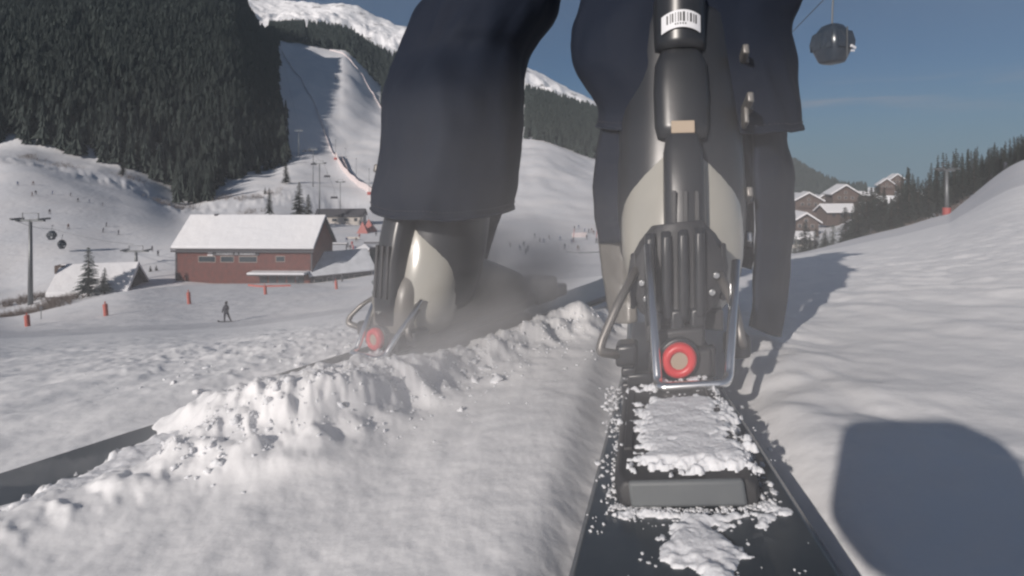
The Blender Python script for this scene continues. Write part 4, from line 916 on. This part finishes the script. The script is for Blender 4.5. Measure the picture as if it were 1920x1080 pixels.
for px, py, d, lb in ((588, 309, 235, 'lift chair just left of the tall T-shaped pylon'), (571, 284, 330, 'left one of two lift chairs side by side above the small pylon'), (581, 284, 330, 'right one of two lift chairs side by side above the small pylon'), (613, 332, 225, 'lift chair below and right of the tall T-shaped pylon'), (626, 372, 205, 'lowest lift chair, over the snow behind the red building'), (629, 147, 600, 'lift chair high over the sunlit piste')):
    chair(at(px, py, d), lb)
# small things between the station buildings
gt = empty('start_gate', on(632, 150)); tag(gt, 'dark timber gate frame with a snowy crossbeam right of the red building', 'gate')
for x in (-2.6, 2.6): MB().box((x, 0, 1.2), (.28, .28, 3.4)).build('gate_post', M['darkwall'], gt)
cb = MB().box((0, 0, 3.0), (5.6, .3, .3)).build('crossbeam', M['darkwall'], gt); MB().box((0, 0, 3.26), (5.6, .4, .2)).build('beam_snow', M['snow_far'], cb)
for px, d, w_, h_, lb in ((662, 185, 4.5, 1.1, 'pale low board among the people behind the pavilion'), (700, 172, 6, .9, 'low dark barrier behind the green-grey hut'), (722, 155, 3, 1.5, 'dark notice board in the crowd right of the hut')):
    b_ = empty('notice_board', on(px, d)); tag(b_, lb, 'board'); MB().box((0, 0, h_*.75), (w_, .12, h_*.6)).build('panel', M['plaster' if 'pale' in lb else 'darkwall'], b_)
    for x in (-w_*.4, w_*.4): MB().box((x, .08, h_*.4), (.1, .1, h_*1.2)).build('post', M['wood2'], b_)
# nets
def net(name, pts, h, label, m='net'):
    top = []; 
    mb = MB(); P = [Vector(p) for p in pts]
    for i in range(len(P)-1):
        for k in range(8):
            a = P[i].lerp(P[i+1], k/8); b = P[i].lerp(P[i+1], (k+1)/8); a.z = tz(a.x, a.y)-.2; b.z = tz(b.x, b.y)-.2
            u = Vector((0, 0, h)); off = Vector((0, .04, 0)); mb.loft([[a, a+u, a+u+off, a+off], [b, b+u, b+u+off, b+off]])
    return tag(mb.build(name, M[m]), label, 'net')
net('piste_net', [on(528, 800), on(560, 690), on(590, 600), on(612, 510), on(628, 450)], 1.6, 'thin red line of net down the shaded half of the steep piste')
net('piste_net', [on(628, 450), on(634, 420), on(645, 390), on(668, 362), on(706, 320)], 4.5, 'broad pinkish-red net curving beside the snow lances')
net('piste_net', [on(640, 440), on(646, 415), on(654, 385), on(676, 358), on(708, 332)], 3.0, 'second pinkish-red net running just beside the broad one')
net('piste_net', [on(618, 968), on(640, 955), on(672, 900), on(700, 820), on(722, 700)], 2.0, 'faint red net along the upper right edge of the steep piste')
net('piste_net', [on(1072, 205), on(1090, 206), on(1100, 207)], 2.0, 'short reddish banner net across the beginner area beyond the boots')
net('orange_barrier', [on(465, 97), on(490, 94), on(545, 95)], .5, 'low orange barrier lying on the snow in front of the red building', 'orange')
net('grey_fence', [on(1062, 150), on(1085, 148), on(1130, 150)], .5, 'low dark rail fence closing the beginner area beside the right boot', 'metal')
# piste markers
for px, pb, top, lb in ((52, 612, 586, 'red piste marker nearest the left edge of the picture'), (199, 592, 565, 'red piste marker in front of the small chalet'), (355, 570, 543, 'red piste marker below the left end of the red building'), (498, 552, 532, 'leaning red piste marker in front of the snow-capped canopy'), (631, 542, 523, 'red piste marker in front of the low side hall')):
    p = on_py(px, pb, 40, 100); h = (pb-top)/1000*p.y; r = empty('piste_marker', p); r.rotation_euler.y = R_(-5); tag(r, lb, 'piste marker', 'red piste markers along the lower edge')
    MB().tube([(0, 0, 0), (0, 0, h*.82)], .22, 10).build('foam_sleeve', M['orange'], r, bevel=.05); MB().tube([(0, 0, -.3), (0, 0, h)], .06, 6).build('pole', M['orange'], r)
p = on(77, 60); r = empty('signpost', p); tag(r, 'thin post with a small round dark disc beside the leftmost marker', 'signpost'); MB().tube([(0, 0, -.3), (0, 0, 1.4)], .04, 6).build('post', M['metal'], r); MB().tube([(0, -.03, 1.3), (0, .03, 1.3)], .22, 14).build('disc', M['darkwall'], r)
p = on(1632, 66); tag(MB().tube([p+Vector((0, 0, -.2)), p+Vector((.03, 0, .95))], .05, 6).build('slope_stick', M['darkwall']), 'thin dark stick standing on the crest at the left end of the spruce belt', 'stick')
for px, d, h, lb in ((1075, 190, 4.5, 'thin leaning pole on the beginner area, uphill of the red banner'), (1118, 200, 3.4, 'pole on the beginner area beside the edge of the right boot')):
    p = on(px, d); tag(MB().tube([p, p+Vector((.3, 0, h))], .12, 6).build('piste_pole', M['redpad']), lb, 'pole')
# ------------------------------------------------------------------ people on the slopes
def figure(pose=0):
    V = [(0, 0, .92), (0, .02, 1.18), (0, .04, 1.38), (0, .05, 1.5), (0, .06, 1.62), (-.12, 0, .88), (-.17, .03, .48), (-.17, -.03, .10), (.12, 0, .88), (.20, .05, .50), (.26, 0, .10), (-.2, .04, 1.36), (-.30, .02, 1.10), (-.30, .12, .86), (.2, .04, 1.36), (.30, .0, 1.10), (.32, .1, .88), (-.17, .12, .06), (.28, .15, .06)]
    if pose == 1: V = [(x*(1.3 if z < .9 else 1), y+.1*(z > 1), z*(.93 if z > .5 else 1)) for x, y, z in V]
    if pose == 2:       # standing sideways, one leg stretched out
        V = [(-.02, 0, .90), (-.03, .0, 1.16), (-.03, 0, 1.38), (-.02, 0, 1.5), (.0, 0, 1.62), (-.10, 0, .86), (-.14, .0, .46), (-.14, 0, .08), (.10, 0, .86), (.24, 0, .48), (.42, 0, .10), (-.19, .03, 1.36), (-.30, .02, 1.08), (-.34, -.02, .80), (.14, .04, 1.36), (.20, .0, 1.12), (.16, -.1, .92), (-.08, -.08, .05), (.50, -.05, .06)]
    E = [(0, 1), (1, 2), (2, 3), (3, 4), (0, 5), (5, 6), (6, 7), (7, 17), (0, 8), (8, 9), (9, 10), (10, 18), (2, 11), (11, 12), (12, 13), (2, 14), (14, 15), (15, 16)]
    Rr = [.16, .17, .17, .07, .12, .12, .09, .065, .12, .09, .065, .08, .06, .05, .08, .06, .05, .05, .05]
    me = bpy.data.meshes.new('figure'); me.from_pydata(V, E, []); o = bpy.data.objects.new('figure', me); COL.objects.link(o)
    mo = o.modifiers.new('skin', 'SKIN')
    for v, q in zip(me.skin_vertices[0].data, Rr): v.radius = (q, q)
    me.skin_vertices[0].data[0].use_root = True
    s_ = o.modifiers.new('sub', 'SUBSURF'); s_.levels = 1 if pose < 2 else 2
    bpy.context.view_layer.update(); ev = o.evaluated_get(bpy.context.evaluated_depsgraph_get()); m2 = bpy.data.meshes.new_from_object(ev); bpy.data.objects.remove(o)
    m2.polygons.foreach_set('use_smooth', np.ones(len(m2.polygons), bool)); return m2
FIG = [figure(0), figure(1), figure(2)]
FIGM = {}
for i, f in enumerate(FIG):
    for c in ('dark', 'dark2', 'bluec', 'redc'):
        q = f.copy(); q.materials.clear(); q.materials.append(M[c]); FIGM[i, c] = q
skm = MB().box((-.16, .1, .03), (.12, 1.7, .03)).box((.25, .1, .03), (.12, 1.7, .03)); skme = bpy.data.meshes.new('skis'); skme.from_pydata(skm.v, [], skm.f); skme.materials.append(M['darkwall'])
def skier(px, d, label, group=None, col='dark', pose=0, h=1.0, skis=True, lift=0):
    p = on(px, d)+Vector((0, 0, lift)); r = empty('person', p, random.uniform(-1.2, 1.2) if pose < 2 else 0); r.scale = (h, h, h); tag(r, label, 'person', group)
    o = bpy.data.objects.new('body', FIGM[pose, col]); COL.objects.link(o); o.parent = r
    if skis: o = bpy.data.objects.new('skis', skme); COL.objects.link(o); o.parent = r
    return r
# the snowboarder in front of the red building
sb = skier(424, 46.8, 'lone snowboarder in dark clothes, one leg stretched out, on the open piste', None, 'dark', 2, 1.0, False, .03)
bd = [Vector((x, y, z)) for x, y, z in ((-.75, 0, .10), (-.6, 0, .02), (.6, 0, .02), (.72, 0, .05), (.85, 0, .14))]
MB().loft([[p+Vector((0, dy, dz)) for dy, dz in ((-.13, 0), (.13, 0), (.13, .025), (-.13, .025))] for p in bd]).build('snowboard', M['darkwall'], sb)
MB().loft([ring((0, 0, z), q, q*1.1, 12, 2) for z, q in ((1.60, .10), (1.68, .135), (1.76, .12), (1.82, .05))]).build('helmet', M['black_pl'], sb, smooth=True)
left = [(33, 208), (62, 212), (67, 200), (98, 205), (60, 196), (132, 208), (146, 202), (167, 205), (93, 178), (199, 175), (128, 165), (193, 168), (222, 168), (192, 205)]
for i, (px, d) in enumerate(left): skier(px, d, ('tiny skier on the far left piste, up near the snow bank' if d > 190 else 'tiny skier lower down on the far left piste'), 'skiers on the far left piste', random.choice(('dark', 'dark2', 'bluec')), i % 2)
for px, d, lb in ((285, 150, 'tiny person walking on the snow just left of the snow roof'), (296, 142, 'tiny person standing at the left corner of the snow roof'), (557, 106, 'small person in pale jacket before the canopy of the red building'), (626, 103, 'left one of two small people in front of the low side hall'), (641, 104, 'right one of two small people in front of the low side hall')):
    skier(px, d, lb, None, 'dark', 0, 1, False)
crowd = [(652, 165), (657, 160), (662, 158), (666, 156), (670, 153), (676, 147), (660, 168), (715, 133), (722, 130), (727, 128), (732, 134), (737, 128), (718, 140), (724, 145), (731, 150), (738, 160), (729, 165), (724, 172), (733, 180), (728, 190), (722, 196), (668, 180), (674, 190), (650, 180), (705, 196), (714, 124), (719, 120)]
for i, (px, d) in enumerate(crowd): skier(px, d, ('tiny figure in the crowd right of the green-grey hut' if px > 708 else 'tiny figure in the crowd left of the timber pavilion'), 'crowd at the lift station', ('dark', 'dark2', 'redc', 'bluec')[i % 4], i % 2, 1.05, False)
beg = [(1122, 185), (1113, 215), (1118, 180), (1072, 178), (1059, 158), (1084, 155), (1075, 188), (1096, 225), (1104, 222), (1109, 228), (1077, 235), (1085, 240), (986, 140), (957, 175), (982, 172), (1050, 195), (1012, 190), (1030, 200), (990, 152), (975, 155), (1100, 200), (1125, 165), (1003, 205), (1020, 188)]
for i, (px, d) in enumerate(beg): skier(px, d, ('tiny skier on the beginner area close beside the right boot' if px > 1095 else 'tiny skier on the beginner area midway between the boots' if px > 1035 else 'tiny skier on the beginner area close beside the left leg'), 'skiers on the beginner area', ('dark', 'dark2', 'dark', 'bluec')[i % 4], i % 2, 1.1)
skier(1885, 112, 'tiny skier high on the crest near the right edge', None, 'dark'); skier(1860, 110, 'tiny crouching skier below the crest near the right edge', None, 'dark', 1, .7)
# ------------------------------------------------------------------ air: valley haze, and an added volume that imitates a lens veil
def volume(name, V, F, dens, col=(.74, .87, 1), label=None, an=0):
    o = link_mesh(name, V, F, [], None, False); m = bpy.data.materials.new(name); m.use_nodes = True; t = m.node_tree; t.nodes.clear()
    q = t.nodes.new('ShaderNodeVolumePrincipled'); u = t.nodes.new('ShaderNodeOutputMaterial'); q.inputs['Density'].default_value = dens; q.inputs['Color'].default_value = (*col, 1); q.inputs['Anisotropy'].default_value = an
    t.links.new(q.outputs[0], u.inputs['Volume']); o.data.materials.append(m); return tag(o, label, kind='stuff')
bx = MB().box((0, 0, 450), (6800, 6800, 1300)); volume('haze', bx.v, bx.f, HAZE)
# powder thrown up by the left ski, made denser to add to the milky veil: thick low down by the toe of the boot, gone at its rim
def soft_volume(name, c, r, rz, dens, label):
    o = MB().box((0, 0, 0), (2, 2, 2)).build(name, [], None); o.location = c; o.scale = r; o.rotation_euler.z = rz
    m = bpy.data.materials.new(name); m.use_nodes = True; t = m.node_tree; t.nodes.clear(); A = t.nodes.new
    tc = A('ShaderNodeTexCoord'); ln = A('ShaderNodeVectorMath'); ln.operation = 'LENGTH'; nz = A('ShaderNodeTexNoise'); nz.inputs['Scale'].default_value = 1.7; nz.inputs['Detail'].default_value = 3
    mr = A('ShaderNodeMapRange'); mr.interpolation_type = 'SMOOTHSTEP'; mr.inputs[1].default_value = 1; mr.inputs[2].default_value = .15; mr.inputs[3].default_value = 0; mr.inputs[4].default_value = 1
    nr = A('ShaderNodeMapRange'); nr.inputs[1].default_value = .36; nr.inputs[2].default_value = .66
    m1 = A('ShaderNodeMath'); m1.operation = 'MULTIPLY'; m2 = A('ShaderNodeMath'); m2.operation = 'MULTIPLY'; m2.inputs[1].default_value = dens
    q = A('ShaderNodeVolumePrincipled'); q.inputs['Color'].default_value = (.95, .95, .97, 1); u = A('ShaderNodeOutputMaterial'); K = t.links.new
    K(tc.outputs['Object'], ln.inputs[0]); K(ln.outputs['Value'], mr.inputs[0]); K(tc.outputs['Object'], nz.inputs[0]); K(nz.outputs[0], nr.inputs[0])
    K(mr.outputs[0], m1.inputs[0]); K(nr.outputs[0], m1.inputs[1]); K(m1.outputs[0], m2.inputs[0]); K(m2.outputs[0], q.inputs['Density']); K(q.outputs[0], u.inputs['Volume'])
    o.data.materials.append(m); tag(o, label, kind='stuff')
soft_volume('snow_spray', (-.03, .93, -.19), (.27, .17, .17), R_(54), 20, 'cloud of thrown powder in front of the left boot')
soft_volume('snow_spray', (-.16, .60, -.215), (.30, .12, .075), R_(54), 10, 'low powder cloud trailing along the left ski')
soft_volume('lens_veil', (.06, .42, -.10), (.62, .40, .25), 0, VEIL, 'thin added volume imitating a lens veil over the skis and lower legs')  # soft volume added to imitate the milky veil of a fogged lens
